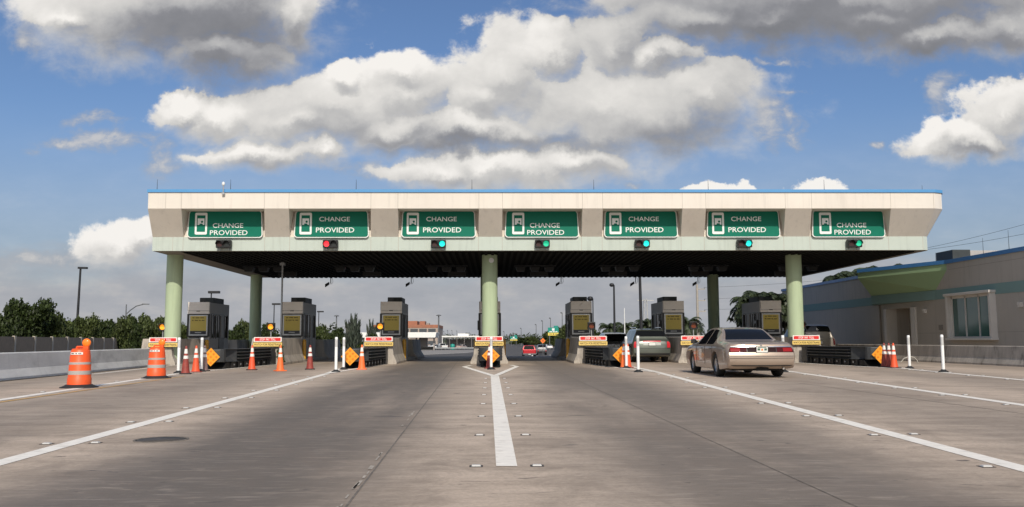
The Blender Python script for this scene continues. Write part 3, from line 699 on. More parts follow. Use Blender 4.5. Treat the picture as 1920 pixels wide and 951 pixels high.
for k, (x, on) in enumerate(bx):
    lit = 'lit amber' if on else 'unlit dark amber'
    xx = min(max(x, isl[k] - .57), isl[k] + .55) if k else -15.88
    s = thing('flashing_beacon', '%s beacon on a thin post on %s' % (lit, islname[k]), 'beacon light', (xx, 42.0, 1.19), group='flashing beacons on the islands')
    MB().box(-.185, .185, -.08, .12, .38, .75).build('housing', M_black, s, bevel=.02)
    MB().lathe([(0, .06), (.075, .045), (.118, .015), (.13, 0)], 24, axis='y', c=(0, -.082, .565)).build('lens', M_amber if on else M_amber_off, s)
    v = MB(); n = 12; vs = []
    for i in range(n + 1):
        a = R(0 + 180 * i / n)
        for rr, yy in ((.15, 0), (.165, 0), (.165, -.16), (.15, -.16)): vs.append((rr * math.cos(a), yy, rr * math.sin(a)))
    v.add(vs, [(i * 4 + j, i * 4 + (j + 1) % 4, (i + 1) * 4 + (j + 1) % 4, (i + 1) * 4 + j) for i in range(n) for j in range(4)] + [(0, 1, 2, 3), (n * 4 + 3, n * 4 + 2, n * 4 + 1, n * 4)])
    v.build('visor', M_black, s, (0, -.081, .565))
    MB().cyl((0, .02, 0), (0, .02, .38), .03, .03, 10).lathe([(.09, 0), (.09, .02), (.035, .05)], 12, c=(0, .02, 0)).build('post', M_grey_m, s)

# ---------------------------------------------------------------- crash cushions with diamond markers
M_rub = mat('cushion_panel', (.055, .057, .058), .5, .2, var=.15, vs_=3, dirt=(.12, .11, .10), dirt_amt=.4, dirt_scale=3)
M_rubl = mat('cushion_rib', (.11, .112, .112), .45, .3, var=.15, vs_=3); M_hole = mat('bolt_white', (.55, .55, .54), .5)
M_orange = mat('diamond_orange', (.86, .33, .02), .45, var=.04, vs_=4); M_orange2 = mat('diamond_lens', (.70, .20, .015), .3, var=.05)
def make_cushion(label):
    t_ = thing('crash_cushion', label, 'crash cushion', group='crash cushions in front of the islands')
    # local: nose at y=0, back at y=6.3
    n = MB(); pl = []
    for i in range(9):
        a = R(180 * i / 8); pl.append((.46 * math.cos(a), .30 - .30 * math.sin(a)))
    n.prism(pl[::-1] + [(-.46, 1.5), (.46, 1.5)], .27, .76, 'xy'); n.build('nose', M_rub, t_, bevel=.03)
    prof = []
    for i in range(25):
        z = .27 + .49 * i / 24; prof.append((.42 + .045 * math.cos(2 * math.pi * i / 6), z))
    b = MB(); 
    for (y0, y1, g) in ((1.52, 2.9, .0), (2.86, 4.3, .012), (4.26, 5.7, .0)):
        secs = []
        for y in (y0, y1): secs.append([(x + g, y, z) for x, z in prof] + [(-x - g, y, z) for x, z in prof[::-1]])
        b.loft(secs)
    for sx in (-1, 1):
        for i in range(3):
            z = .27 + .49 * (i * 6 + 3) / 24 + .06
            for (y0, y1) in ((1.62, 2.8), (3.0, 4.2), (4.4, 5.6)): b.box(sx * .455 - .05, sx * .455 + .05, y0, y1, z - .008, z + .012, 1)
    b.build('fender_panels', [M_rub, M_rubl], t_)
    MB().box(-.47, .47, 5.7, 6.28, .05, .77).build('back_plate', M_rub, t_, bevel=.02)
    b = MB().box(-.34, .34, .7, 5.7, .02, .25).prism([(.25, .0), (.75, .0), (.75, .24), (.62, .24)], -.34, .34, 'yz');
    for i in range(7):
        y = 1.1 + i * .72
        for sx in (-1, 1): b.box(sx * .36 - .03, sx * .36 + .03, y, y + .12, .0, .26)
    for i in range(6):
        y = 1.5 + i * .72
        for sx in (-1, 1): b.lathe([(0, .02), (.035, .018), (.04, -.01)], 10, axis='x', c=(sx * .345 if sx > 0 else -.365, y, .15), mi=1)
    b.build('base_rail', [M_black, M_hole], t_)
    d = MB().prism([(0, -.35), (.35, 0), (0, .35), (-.35, 0)], -.012, .0).build('diamond_panel', M_orange, t_, (0, -.012, .47))
    b = MB()
    for i in (-1, 0, 1):
        for j in (-1, 0, 1):
            u, w = i * .15, j * .15
            b.lathe([(0, .012), (.03, .01), (.045, 0)], 12, axis='y', c=((u + w) * .72, -.013, (u - w) * .72))
    b.build('reflectors', M_orange2, d)
    return t_
cu = [(1, -10.77, 33.4, -10.35, 39.7, 'with orange diamond and ribbed sides, second island from the left'), (2, -5.52, 33.6, -5.3, 39.8, 'with orange diamond behind the two white posts, third island from the left'),
      (3, -.11, 34.0, -.2, 39.8, 'seen end on below the middle column'), (4, 4.98, 33.8, 4.6, 39.8, 'behind the pair of cones, left of the silver green wagon'), (5, 10.1, 33.6, 9.5, 39.8, 'hidden by the gold sedan'), (6, 14.98, 33.4, 14.6, 39.7, 'with orange diamond behind the three cones at the right')]
proto = None
for (k, x0, y0, x1, y1, lab) in cu:
    if k == 5: continue
    rz = -math.atan2(x1 - x0, y1 - y0)
    if proto is None: proto = make_cushion('dark crash cushion ' + lab); c = proto; c.location = (x0, y0, 0); c.rotation_euler = (0, 0, rz)
    else: c = dup(proto, (x0, y0, 0), rz, 'dark crash cushion ' + lab)
proto = proto
c = dup(proto, (10.05, 33.6, 0), .09, 'dark crash cushion behind the gold sedan')

# ---------------------------------------------------------------- posts, cones, barrels
M_post = mat('post_white', (.84, .84, .82), .4, var=.04, vs_=6); M_postb = mat('rubber_black', (.02, .02, .02), .7, var=.2)
M_sleeve = mat('reflective_sleeve', (.62, .62, .61), .3, .2)
def make_post(label):
    t_ = thing('delineator_post', label, 'delineator post', group='white flexible delineator posts')
    MB().lathe([(.05, .04), (.05, 1.17), (.04, 1.20), (0, 1.20)], 16).build('tube', M_post, t_)
    MB().lathe([(.0515, .86), (.0515, 1.12)], 16).build('sleeve', M_sleeve, t_)
    MB().lathe([(.16, 0), (.15, .03), (.09, .06), (.06, .09), (.0, .09)], 16).build('base', M_postb, t_)
    return t_
posts = [(-10.64, 29.64, 'beside the barrel and dark cone at the left'), (-10.36, 31.1, 'behind the grey cone at the left'), (-5.41, 30.01, 'standing on the tip of the left gore line'), (-5.62, 32.75, 'just in front of the third island diamond marker'),
         (-.09, 32.06, 'standing before the middle column'), (5.03, 32.9, 'in front of the stacked cones'), (4.8, 28.82, 'in front of the silver green wagon'), (9.48, 28.28, 'half hidden behind the gold sedan'), (15.1, 31.31, 'right of the three cones'), (14.45, 27.7, 'rightmost on the far right line')]
proto = None
for (x, y, lab) in posts:
    if proto is None: proto = make_post('white post ' + lab); proto.location = (x, y, 0)
    else: dup(proto, (x, y, 0), random.Random(x).uniform(0, 3), 'white post ' + lab)
M_cone = mat('cone_orange', (.80, .10, .03), .5, var=.08, vs_=6, dirt=(.35, .06, .03), dirt_amt=.5, dirt_scale=5)
M_cone2 = mat('cone_bright', (.95, .18, .04), .5, var=.05, vs_=6); M_cone3 = mat('cone_dirty', (.30, .05, .035), .6, var=.3, vs_=6, dirt=(.10, .05, .045), dirt_amt=.8, dirt_scale=4)
M_cone4 = mat('cone_grimy', (.26, .16, .14), .7, var=.3, vs_=6, dirt=(.14, .12, .11), dirt_amt=.9, dirt_scale=4)
M_collar = mat('cone_collar', (.82, .78, .72), .4, var=.06, vs_=8)
def make_cone(label, body, base, x, y, rz=0, z=0, tilt=0):
    t_ = thing('traffic_cone', label, 'traffic cone', (x, y, z), rz, group='orange traffic cones'); t_.rotation_euler[1] = tilt
    H_, rb, rt = .92, .135, .03
    r = lambda z_: rb + (rt - rb) * (z_ - .03) / (H_ - .03)
    MB().lathe([(r(.03) + .01, .03), (r(.1), .1), (r(.5), .5), (rt, H_ - .01), (rt * .8, H_), (0, H_)], 24).build('cone_body', body, t_)
    for z0, z1 in ((.50, .60), (.67, .82)): MB().lathe([(r(z0) + .003, z0), (r(z1) + .003, z1)], 24).build('collar', M_collar, t_)
    MB().box(-.19, .19, -.19, .19, 0, .035).build('base', base, t_, bevel=.02)
make_cone('dark red cone with a black base just right of the leftmost white post', M_cone3, M_postb, -10.14, 28.9, .3)
make_cone('orange red cone, middle of the three cones beside the second barrel', M_cone, M_cone3, -10.35, 30.5, .1)
make_cone('grimy brown cone, farthest of the three beside the second barrel', M_cone4, M_postb, -10.42, 31.6, .2)
make_cone('orange cone with a black base in front of the second crash cushion', M_cone, M_postb, -8.99, 32.59, .15)
make_cone('bright all-orange cone in front of the second toll sign', M_cone2, M_cone2, -7.63, 31.31, .6)
make_cone('dark red cone with a black base in front of the second booth from the left', M_cone3, M_postb, -6.91, 32.92, .2)
make_cone('bright red cone standing beside the third island diamond marker', M_cone2, M_cone2, -4.93, 32.67, .1)
make_cone('red cone behind the white post at the middle island', M_cone3, M_cone3, -.16, 33.2, .1)
make_cone('front cone of the pair behind the post left of the wagon', M_cone2, M_postb, 4.99, 33.25, .1)
make_cone('back cone of the pair behind the post left of the wagon', M_cone, M_cone3, 5.20, 33.62, .1)
make_cone('left cone of the three standing close together at the right', M_cone3, M_postb, 14.82, 32.70, .1)
make_cone('middle cone of the three standing close together at the right', M_cone3, M_postb, 14.79, 32.24, .1)
make_cone('right and brightest cone of the three close together at the right', M_cone, M_postb, 14.75, 31.78, .1)
M_bar = mat('barrel_orange', (.90, .11, .02), .45, var=.05, vs_=3, dirt=(.55, .10, .04), dirt_amt=.35, dirt_scale=4); M_stripe = mat('barrel_stripe', (.42, .40, .37), .45, .0, var=.05)
M_lampo = mat('barrel_lamp', (.95, .20, .02), .25, emis=(1, .2, .01), es=.25, var=0)
def make_barrel(label, x, y, rz):
    t_ = thing('traffic_barrel', label, 'traffic barrel', (x, y, 0), rz, group='orange traffic barrels')
    prof = [(r * .88, z) for r, z in [(.30, .03), (.295, .22), (.282, .24), (.28, .40), (.272, .42), (.268, .60), (.258, .62), (.254, .74), (.246, .76), (.235, .86), (.20, .905), (.10, .915), (0, .915)]]
    MB().lathe(prof, 36).build('drum', M_bar, t_)
    def rr(z): 
        for (a, za), (b_, zb) in zip(prof[:-1], prof[1:]):
            if za <= z <= zb: return a + (b_ - a) * (z - za) / (zb - za)
    for z0, z1 in ((.305, .395), (.54, .595), (.62, .64)):
        if z0 == .62: continue
        MB().lathe([(rr(z0) + .004, z0), (rr(z1) + .004, z1)], 36).build('stripe', M_stripe, t_)
    MB().lathe([(.42, 0), (.42, .015), (.33, .045), (.285, .075), (.27, .075)], 32).build('base', M_postb, t_)
    MB().tube([(-.10, 0, .90), (-.09, 0, .95), (.09, 0, .95), (.10, 0, .90)], .022, 8).build('handle', M_bar, t_)
    s = MB()
    for i in range(9):
        a0 = R(-90 - 38 + i * 76 / 9); a1 = R(-90 - 38 + (i + 1) * 76 / 9)
        s.add([(.2335 * math.cos(a0), .2335 * math.sin(a0), .77), (.2335 * math.cos(a1), .2335 * math.sin(a1), .77), (.2245 * math.cos(a1), .2245 * math.sin(a1), .825), (.2245 * math.cos(a0), .2245 * math.sin(a0), .825)], [(0, 1, 2, 3)])
    for i in range(11):
        if i in (4, 7): continue
        a0 = R(-90 - 30 + i * 60 / 11); a1 = a0 + R(3.6)
        s.add([(.2350 * math.cos(a0), .2350 * math.sin(a0), .785), (.2350 * math.cos(a1), .2350 * math.sin(a1), .785), (.2305 * math.cos(a1), .2305 * math.sin(a1), .812), (.2305 * math.cos(a0), .2305 * math.sin(a0), .812)], [(0, 1, 2, 3)], 1)
    s.build('sticker', [M_white_s, M_blk_s], t_, recalc=False)
    l = MB().lathe([(0, .055), (.06, .05), (.09, .03), (.10, 0), (.09, -.03), (.06, -.05), (0, -.055)], 24, axis='y', c=(.13, 0, 1.045)).build('warning_lamp', M_lampo, t_)
    MB().box(.07, .19, -.04, .04, .90, .965).build('lamp_battery', M_bar, t_)
make_barrel('orange drum with an orange lamp, nearer of the two at the left', -9.73, 20.7, 0)
make_barrel('orange drum with an orange lamp, farther of the two beside the cones', -9.86, 25.7, 0)
# ---------------------------------------------------------------- vehicles
def pch(xs, ys, xq):
    xs = np.array(xs, float); ys = np.array(ys, float); h = np.diff(xs); dl = np.diff(ys) / h
    m = np.zeros(len(xs)); m[0] = dl[0]; m[-1] = dl[-1]
    for i in range(1, len(xs) - 1):
        if dl[i - 1] * dl[i] > 0:
            w1 = 2 * h[i] + h[i - 1]; w2 = h[i] + 2 * h[i - 1]; m[i] = (w1 + w2) / (w1 / dl[i - 1] + w2 / dl[i])
    i = np.clip(np.searchsorted(xs, xq, side='right') - 1, 0, len(xs) - 2); t = (xq - xs[i]) / h[i]
    return ((2 * t**3 - 3 * t**2 + 1) * ys[i] + (t**3 - 2 * t**2 + t) * h[i] * m[i] + (-2 * t**3 + 3 * t**2) * ys[i + 1] + (t**3 - t**2) * h[i] * m[i + 1])
M_tyre = mat('tyre', (.018, .018, .018), .75, var=.2); M_rim = mat('rim_alloy', (.60, .58, .56), .38, .75, var=.05); M_well = mat('wheel_well', (.012, .012, .012), .9)
M_cglass = mat('car_glass', (.010, .011, .013), .05, var=0, spec=.28); M_trim = mat('car_trim', (.02, .02, .021), .4, var=.1)
M_chrome = mat('chrome', (.75, .75, .75), .12, 1.0, var=0); M_tail = mat('tail_red', (.28, .008, .012), .45, var=0, spec=.15); M_taild = mat('tail_dark_red', (.06, .005, .008), .5, var=0, spec=.1)
M_plate = mat('plate_white', (.75, .76, .72), .4, var=.03); M_pink = mat('plate_ink', (.06, .12, .08), .5); M_porg = mat('plate_orange', (.80, .25, .05), .5)
SUB = 3
def car(name, label, cat, loc, rz, keys, paint, wheels, side_w, rear_w, front_w, rear_seg=(7, 8), bulge=.06, off_r=None, low=False, group=None, roofpaint=None):
    # keys rows: y, half width, bottom z, belt z, top z, roof half width   (y=0 rear bumper)
    t_ = thing(name, label, cat, loc, rz, group)
    K = np.array(keys, float); ky = K[:, 0]; L = ky[-1]
    stations = []
    for a, b_ in zip(ky[:-1], ky[1:]):
        n = max(1, int(math.ceil((b_ - a) / (.30 if low else .10)))); stations += list(a + (b_ - a) * np.arange(n) / n)
    stations.append(L); stations = np.array(stations)
    V = [pch(ky, K[:, j], stations) for j in range(1, 6)]
    off_r = np.array(off_r if off_r is not None else [.05, .03, .0, .0, .04, .06, .08, .09, .09, .09])
    rings = []
    for i, y in enumerate(stations):
        hw, zb, be, top, rw = [v[i] for v in V]; g = top - be
        P = np.array([(0, zb), (hw * .86, zb), (hw * .975, zb + .11), (hw, zb + .52 * (be - zb)), (hw * .99, be - .07), (hw * .945, be), (rw, be + g * .86), (rw * .88, be + g * .965), (rw * .5, be + g * .995), (0, top)])
        yo = y + off_r * max(0, 1 - y / .5) - off_r * .8 * max(0, 1 - (L - y) / .6)
        pts = []
        for s in range(9):
            p0, p1, p2, p3 = P[max(s - 1, 0)], P[s], P[s + 1], P[min(s + 2, 9)]
            for q in range(SUB):
                t = q / SUB
                c = .5 * ((2 * p1) + (-p0 + p2) * t + (2 * p0 - 5 * p1 + 4 * p2 - p3) * t * t + (-p0 + 3 * p1 - 3 * p2 + p3) * t**3)
                if s in (4, 5): c = p1 + (p2 - p1) * t          # crisp beltline, flat side glass
                yy = yo[s] + (yo[s + 1] - yo[s]) * t
                pts.append((c[0], yy, c[1]))
        pts.append((P[9][0], yo[9], P[9][1])); rings.append(pts)
    nR = len(rings[0]); verts = []; faces = []; mi = []
    for rg in rings:
        verts += rg
        verts += [(-x, y, z) for x, y, z in rg]
    S = 2 * nR
    def region(y, seg, side):
        if seg == 5:
            for k, (a, b_) in enumerate(side_w):
                if a < y < b_: return 10 + k * 2 + side
        if rear_seg[0] <= seg <= rear_seg[1] and rear_w[0] < y < rear_w[1]: return 2
        if 7 <= seg <= 8 and front_w[0] < y < front_w[1]: return 3
        if seg == 6 and front_w[0] < y < front_w[1] and False: return 1
        if seg <= 1: return 1
        return 0
    for i in range(len(rings) - 1):
        ym = (stations[i] + stations[i + 1]) / 2
        for j in range(nR - 1):
            seg = j // SUB
            a = i * S + j; faces.append((a, a + 1, a + S + 1, a + S)); mi.append(region(ym, seg, 0))
            a = i * S + nR + j; faces.append((a + 1, a, a + S, a + S + 1)); mi.append(region(ym, seg, 1))
    # end caps, rounded in plan
    M8 = 8
    for end, idx in ((0, 0), (1, len(rings) - 1)):
        base = len(verts); rg = rings[idx]; sgn = -1 if end == 0 else 1
        for j in range(nR):
            x, y, z = rg[j]
            for q in range(M8 + 1):
                u = -1 + 2 * q / M8; verts.append((u * x, y + sgn * bulge * (1 - u * u), z))
        for j in range(nR - 1):
            for q in range(M8):
                a = base + j * (M8 + 1) + q
                faces.append((a, a + 1, a + M8 + 2, a + M8 + 1) if end == 0 else (a + 1, a, a + M8 + 1, a + M8 + 2)); mi.append(0)
    me = bpy.data.meshes.new('body'); me.from_pydata(verts, [], faces)
    for _ in range(30): me.materials.append(None)
    me.polygons.foreach_set('material_index', mi)
    bm = bmesh.new(); bm.from_mesh(me); bmesh.ops.remove_doubles(bm, verts=bm.verts, dist=.0008); bmesh.ops.recalc_face_normals(bm, faces=bm.faces); bm.to_mesh(me); bm.free()
    bo = bpy.data.objects.new('body', me); COL.objects.link(bo)
    # wheel arches
    cutters = []
    if not low:
        for (wy, wr, ww) in wheels:
            hwm = float(K[:, 1].max())
            for sx in (-1, 1):
                c = MB().cyl((sx * (hwm - .30), wy, wr), (sx * (hwm + .2), wy, wr), wr + .065, None, 40); co = c.build('cut', M_well); cutters.append(co)
                md = bo.modifiers.new('b', 'BOOLEAN'); md.operation = 'DIFFERENCE'; md.object = co; md.solver = 'EXACT'
        dg = bpy.context.evaluated_depsgraph_get(); me2 = bpy.data.meshes.new_from_object(bo.evaluated_get(dg)); bo.modifiers.clear(); bo.data = me2; me = me2
        for c in cutters: bpy.data.objects.remove(c)
        hwm = float(K[:, 1].max())
        idx = [p.material_index for p in me.polygons]
        for p in me.polygons:
            cx, cy, cz = p.center
            for (wy, wr, ww) in wheels:
                dd = math.hypot(cy - wy, cz - wr)
                nd = abs(p.normal.x)
                if abs(cx) < hwm - .004 and dd < wr + .066 and (dd > wr + .06 or abs(abs(cx) - (hwm - .30)) < .02) and abs(cx) > hwm - .32: idx[p.index] = 1
        me.polygons.foreach_set('material_index', idx)
    # split regions into parts
    bm0 = bmesh.new(); bm0.from_mesh(me)
    used = sorted({f.material_index for f in bm0.faces})
    names = {2: 'rear_window', 3: 'windshield'}
    body_me = None
    for u in used:
        if u in (0, 1):
            if body_me is not None: continue
            keep = (0, 1)
        else: keep = (u,)
        b2 = bm0.copy(); bmesh.ops.delete(b2, geom=[f for f in b2.faces if f.material_index not in keep], context='FACES')
        nm = 'body' if u in (0, 1) else names.get(u, 'side_window')
        m2 = bpy.data.meshes.new(nm); b2.to_mesh(m2); b2.free(); m2.materials.clear()
        if u in (0, 1):
            body_me = m2; m2.materials.append(paint); m2.materials.append(M_well)
        else:
            m2.materials.append(M_cglass); m2.polygons.foreach_set('material_index', [0] * len(m2.polygons))
        m2.polygons.foreach_set('use_smooth', [True] * len(m2.polygons))
        o = bpy.data.objects.new(nm, m2); COL.objects.link(o); o.parent = t_
        if u in (0, 1):
            try: m2.set_sharp_from_angle(angle=R(38))
            except Exception: pass
    bm0.free(); bpy.data.objects.remove(bo)
    # rear surface sampler
    rg0 = np.array(rings[0]); zs = rg0[:, 2]; oz = np.argsort(zs)
    def rs(x, z):
        xr = float(np.interp(z, zs[oz], rg0[oz, 0])); yr = float(np.interp(z, zs[oz], rg0[oz, 1])); u = min(1, abs(x) / max(xr, .01))
        return yr - bulge * (1 - u * u), xr
    def patch(nm, x0, x1, z0, z1, m, out=.015, par=None, n=10, lab=None):
        b = MB(); top = []; bot = []
        front = []; back = []
        for i in range(n + 1):
            for j in range(5):
                x = x0 + (x1 - x0) * i / n; z = z0 + (z1 - z0) * j / 4; y, xr = rs(x, z); x = max(-xr, min(xr, x))
                front.append((x, y - out, z)); back.append((x, y + .02, z))
        fs = [(i * 5 + j, (i + 1) * 5 + j, (i + 1) * 5 + j + 1, i * 5 + j + 1) for i in range(n) for j in range(4)]
        N = len(front); rim = [i * 5 for i in range(n + 1)] + [n * 5 + j for j in range(1, 5)] + [i * 5 + 4 for i in range(n - 1, -1, -1)] + [j for j in range(3, 0, -1)]
        b.add(front + back, fs + [(rim[k], rim[(k + 1) % len(rim)], N + rim[(k + 1) % len(rim)], N + rim[k]) for k in range(len(rim))], 0, False)
        return b.build(nm, m, par or t_, label=lab)
    # wheels
    hwm = float(K[:, 1].max())
    for (wy, wr, ww) in wheels:
        for sx in (-1, 1):
            x0 = sx * (hwm - ww - .03); x1 = sx * (hwm - .03)
            prof = [(wr * .62, ww * .5), (wr * .62, 0), (wr * .93, .0), (wr, .03), (wr, ww - .03), (wr * .93, ww), (wr * .62, ww), (wr * .62, ww * .5)]
            w = MB().lathe([(r, (z + min(x0, x1))) for r, z in prof], 32, axis='x', c=(0, 0, 0), cap=False); wo = w.build('wheel', M_tyre, t_, (0, wy, wr))
            rr = wr * .63; xo = x1 - sx * .025
            rim = MB().lathe([(0, xo - sx * .05), (rr * .9, xo - sx * .05), (rr * .97, xo), (rr, xo), (rr, xo - sx * .12)], 32, axis='x')
            for k in range(7):
                a = 2 * math.pi * k / 7; ca, sa = math.cos(a), math.sin(a); w_ = .028
                q = [(.03, -w_), (rr * .95, -w_ * .7), (rr * .95, w_ * .7), (.03, w_)]
                vs_ = [(xo - sx * .012, r * ca - s_ * sa, r * sa + s_ * ca) for r, s_ in q] + [(xo - sx * .05, r * ca - s_ * sa, r * sa + s_ * ca) for r, s_ in q]
                rim.add(vs_, [(0, 1, 2, 3), (0, 1, 5, 4), (1, 2, 6, 5), (2, 3, 7, 6), (3, 0, 4, 7)])
            rim.lathe([(0, xo - sx * .0), (.05, xo - sx * .004), (.055, xo - sx * .04)], 12, axis='x')
            rim.build('rim', M_rim, wo)
    return t_, patch, rs, hwm
def plate(t_, y, z, w=.31, h=.155, low=False):
    p = MB().box(-w / 2 - .012, w / 2 + .012, y - .008, y + .02, z - h / 2 - .012, z + h / 2 + .012).build('plate_frame', M_trim, t_)
    q = MB().box(-w / 2, w / 2, y - .013, y - .008, z - h / 2, z + h / 2).build('license_plate', M_plate, p)
def paint(name, col, metal=.55, rough=.32): return mat(name, col, rough, metal, var=.02, coat=.8)

# gold sedan ------------------------------------------------------------
P_gold = paint('gold_paint', (.36, .28, .22), .35, .36)
keys = [(0, .90, .33, .86, .93, .80), (.07, .945, .27, .89, .965, .83), (.25, .968, .25, .905, .985, .83), (.95, .985, .20, .93, 1.04, .80), (1.12, .985, .20, .935, 1.065, .79), (1.42, .985, .20, .935, 1.24, .70), (1.80, .985, .20, .935, 1.395, .635), (2.1, .985, .20, .935, 1.43, .63), (2.62, .985, .20, .935, 1.445, .63),
        (3.15, .985, .20, .93, 1.42, .63), (3.42, .985, .20, .93, 1.34, .66), (4.0, .98, .20, .92, 1.02, .80), (4.6, .97, .20, .88, .96, .82), (5.15, .95, .22, .80, .87, .80), (5.35, .90, .28, .72, .78, .72), (5.40, .86, .33, .68, .73, .68)]
t_, patch, rs, hw = car('gold_sedan', 'gold sedan with square tail and dark rear window driving towards the booths', 'car', (7.42, 23.93, 0), 0, keys, P_gold, [(1.32, .335, .22), (4.24, .335, .22)],
                        [(1.62, 2.42), (2.50, 3.55)], (1.12, 1.80), (3.42, 4.0), off_r=[.10, .05, .0, .0, .065, .10, .12, .12, .12, .12], bulge=.075)
patch('light_bar', -.90, .90, .715, .855, M_trim, .008)
for s in (-1, 1):
    a, b_ = sorted((s * .42, s * .90)); tl = patch('taillight', a, b_, .72, .85, M_tail if False else M_taild, .014)
    a, b_ = sorted((s * .60, s * .86)); patch('brake_lens', a, b_, .735, .835, M_tail, .018, tl)
patch('reverse_panel', -.40, .40, .725, .845, mat('dark_red_panel', (.022, .006, .007), .5, var=0, spec=.1), .012)
y0, _ = rs(0, .78); plate(t_, y0 - .03, .79, .31, .16)
MB().lathe([(0, .006), (.026, .004), (.03, 0)], 14, axis='y', c=(0, y0 - .046, .785)).build('plate_emblem', M_porg, t_)
MB().box(-.12, .12, y0 - .047, y0 - .0435, .835, .855).box(-.13, -.06, y0 - .047, y0 - .0435, .765, .82).box(.06, .13, y0 - .047, y0 - .0435, .765, .82).build('plate_lettering', M_pink, t_)
patch('deck_chrome', -.88, .88, .862, .878, M_chrome, .010)
MB().lathe([(0, .012), (.03, .01), (.032, 0)], 12, axis='y', c=(0, rs(0, .89)[0] - .008, .895)).build('trunk_lock', M_chrome, t_)
patch('bumper_line', -.89, .89, .60, .612, M_trim, .004); patch('bumper_line', -.89, .89, .545, .555, M_trim, .004)
patch('bumper_lower', -.86, .86, .33, .36, M_trim, .006)
MB().cyl((.62, .06, .26), (.62, .5, .26), .028, .028, 12).build('exhaust', M_chrome, t_)
MB().box(-.75, .75, .3, .9, .20, .30).box(-.12, .22, .12, .45, .20, .31).build('underbody', M_well, t_)
for s in (-1, 1):
    MB().loft([[(s * .96, 3.42, .98), (s * .96, 3.42, 1.02), (s * .96, 3.50, 1.02), (s * .96, 3.50, .98)], [(s * 1.07, 3.36, .95), (s * 1.07, 3.36, 1.10), (s * 1.07, 3.48, 1.10), (s * 1.07, 3.48, .95)], [(s * 1.17, 3.37, .96), (s * 1.17, 3.37, 1.08), (s * 1.17, 3.46, 1.08), (s * 1.17, 3.46, .96)]]).build('side_mirror', M_trim, t_, bevel=.01)
    for yy in (1.75, 2.75): MB().box(s * .984 - .012, s * .984 + .016, yy, yy + .16, .80, .825).build('door_handle', M_trim, t_)
    b = MB()
    for yy in (1.62, 2.48, 3.56): b.box(s * .986 - .004, s * .986 + .003, yy - .005, yy + .005, .34, .88)
    b.build('door_gap', M_trim, t_)
    MB().box(s * .985 - .004, s * .985 + .010, 1.75, 3.85, .52, .56).build('side_moulding', P_gold, t_)
MB().box(-.10, .10, 1.28, 1.30, 1.13, 1.15).build('shelf_lamp', M_rim, t_)

# silver green wagon ---------------------------------------------------------------
P_sage = paint('sage_paint', (.135, .150, .128), .55, .3)
keys = [(0, .86, .34, .98, 1.03, .78), (.06, .905, .30, .99, 1.06, .78), (.18, .92, .28, 1.0, 1.22, .74), (.42, .922, .25, 1.0, 1.50, .68), (.62, .922, .25, 1.0, 1.56, .67), (1.2, .922, .25, 1.0, 1.60, .67), (2.3, .922, .25, .98, 1.61, .67), (3.0, .922, .25, .97, 1.53, .67), (3.75, .91, .25, .95, 1.06, .78), (4.7, .88, .3, .82, .88, .76), (4.95, .8, .35, .72, .78, .7)]
t_, patch, rs, hw = car('silver_wagon', 'silver green wagon with tall red tail lamps right of the white posts', 'car', (7.48, 40.9, 0), 0, keys, P_sage, [(.95, .37, .25), (3.9, .37, .25)], [(.75, 1.6), (1.68, 2.6), (2.66, 3.3)], (.18, .42), (3.0, 3.75), rear_seg=(6, 8), bulge=.07)
for s in (-1, 1):
    a, b_ = sorted((s * .71, s * .87)); patch('taillight', a, b_, .70, .985, mat('wagon_tail', (.50, .01, .02), .4, var=0, spec=.2), .03)
patch('tailgate_strip', -.42, .42, .975, 1.02, mat('brake_strip', (.6, .02, .05), .3, var=0), .02)
y0, _ = rs(0, .86); patch('plate_recess', -.42, .42, .81, .92, mat('recess_grey', (.42, .43, .40), .4), .012); plate(t_, y0 - .03, .865, .31, .13)
patch('bumper_line', -.86, .86, .655, .67, M_trim, .004); patch('bumper_lower', -.84, .84, .34, .44, M_trim, .008)
MB().box(-.7, .7, .2, .9, .26, .36).build('underbody', M_well, t_)
for s in (-1, 1): MB().tube([(s * .60, .7, 1.60), (s * .60, .8, 1.66), (s * .60, 2.3, 1.66), (s * .60, 2.4, 1.61)], .018, 8).build('roof_rail', M_chrome, t_)

# black car ahead of the wagon --------------------------------------------------------------
P_blk = paint('black_paint', (.03, .031, .033), .3, .25)
keys = [(0, .84, .34, .92, 1.0, .76), (.08, .88, .30, .94, 1.03, .76), (.28, .90, .28, .95, 1.16, .72), (.70, .90, .25, .95, 1.40, .62), (1.2, .90, .25, .95, 1.46, .62), (2.2, .90, .25, .94, 1.48, .62), (2.9, .90, .25, .93, 1.38, .64), (3.6, .89, .25, .91, 1.0, .76), (4.4, .84, .3, .8, .86, .72), (4.6, .78, .35, .72, .78, .66)]
t_, patch, rs, hw = car('black_hatchback', 'black hatchback paying at the booth ahead of the silver green wagon', 'car', (6.75, 47.2, 0), 0, keys, P_blk, [(.85, .33, .21), (3.55, .33, .21)], [(.9, 1.7), (1.78, 2.9)], (.28, .70), (2.9, 3.6), bulge=.06)
for s in (-1, 1):
    a, b_ = sorted((s * .62, s * .84)); patch('taillight', a, b_, .80, .92, M_taild, .02)
y0, _ = rs(0, .7); plate(t_, y0 - .02, .72)

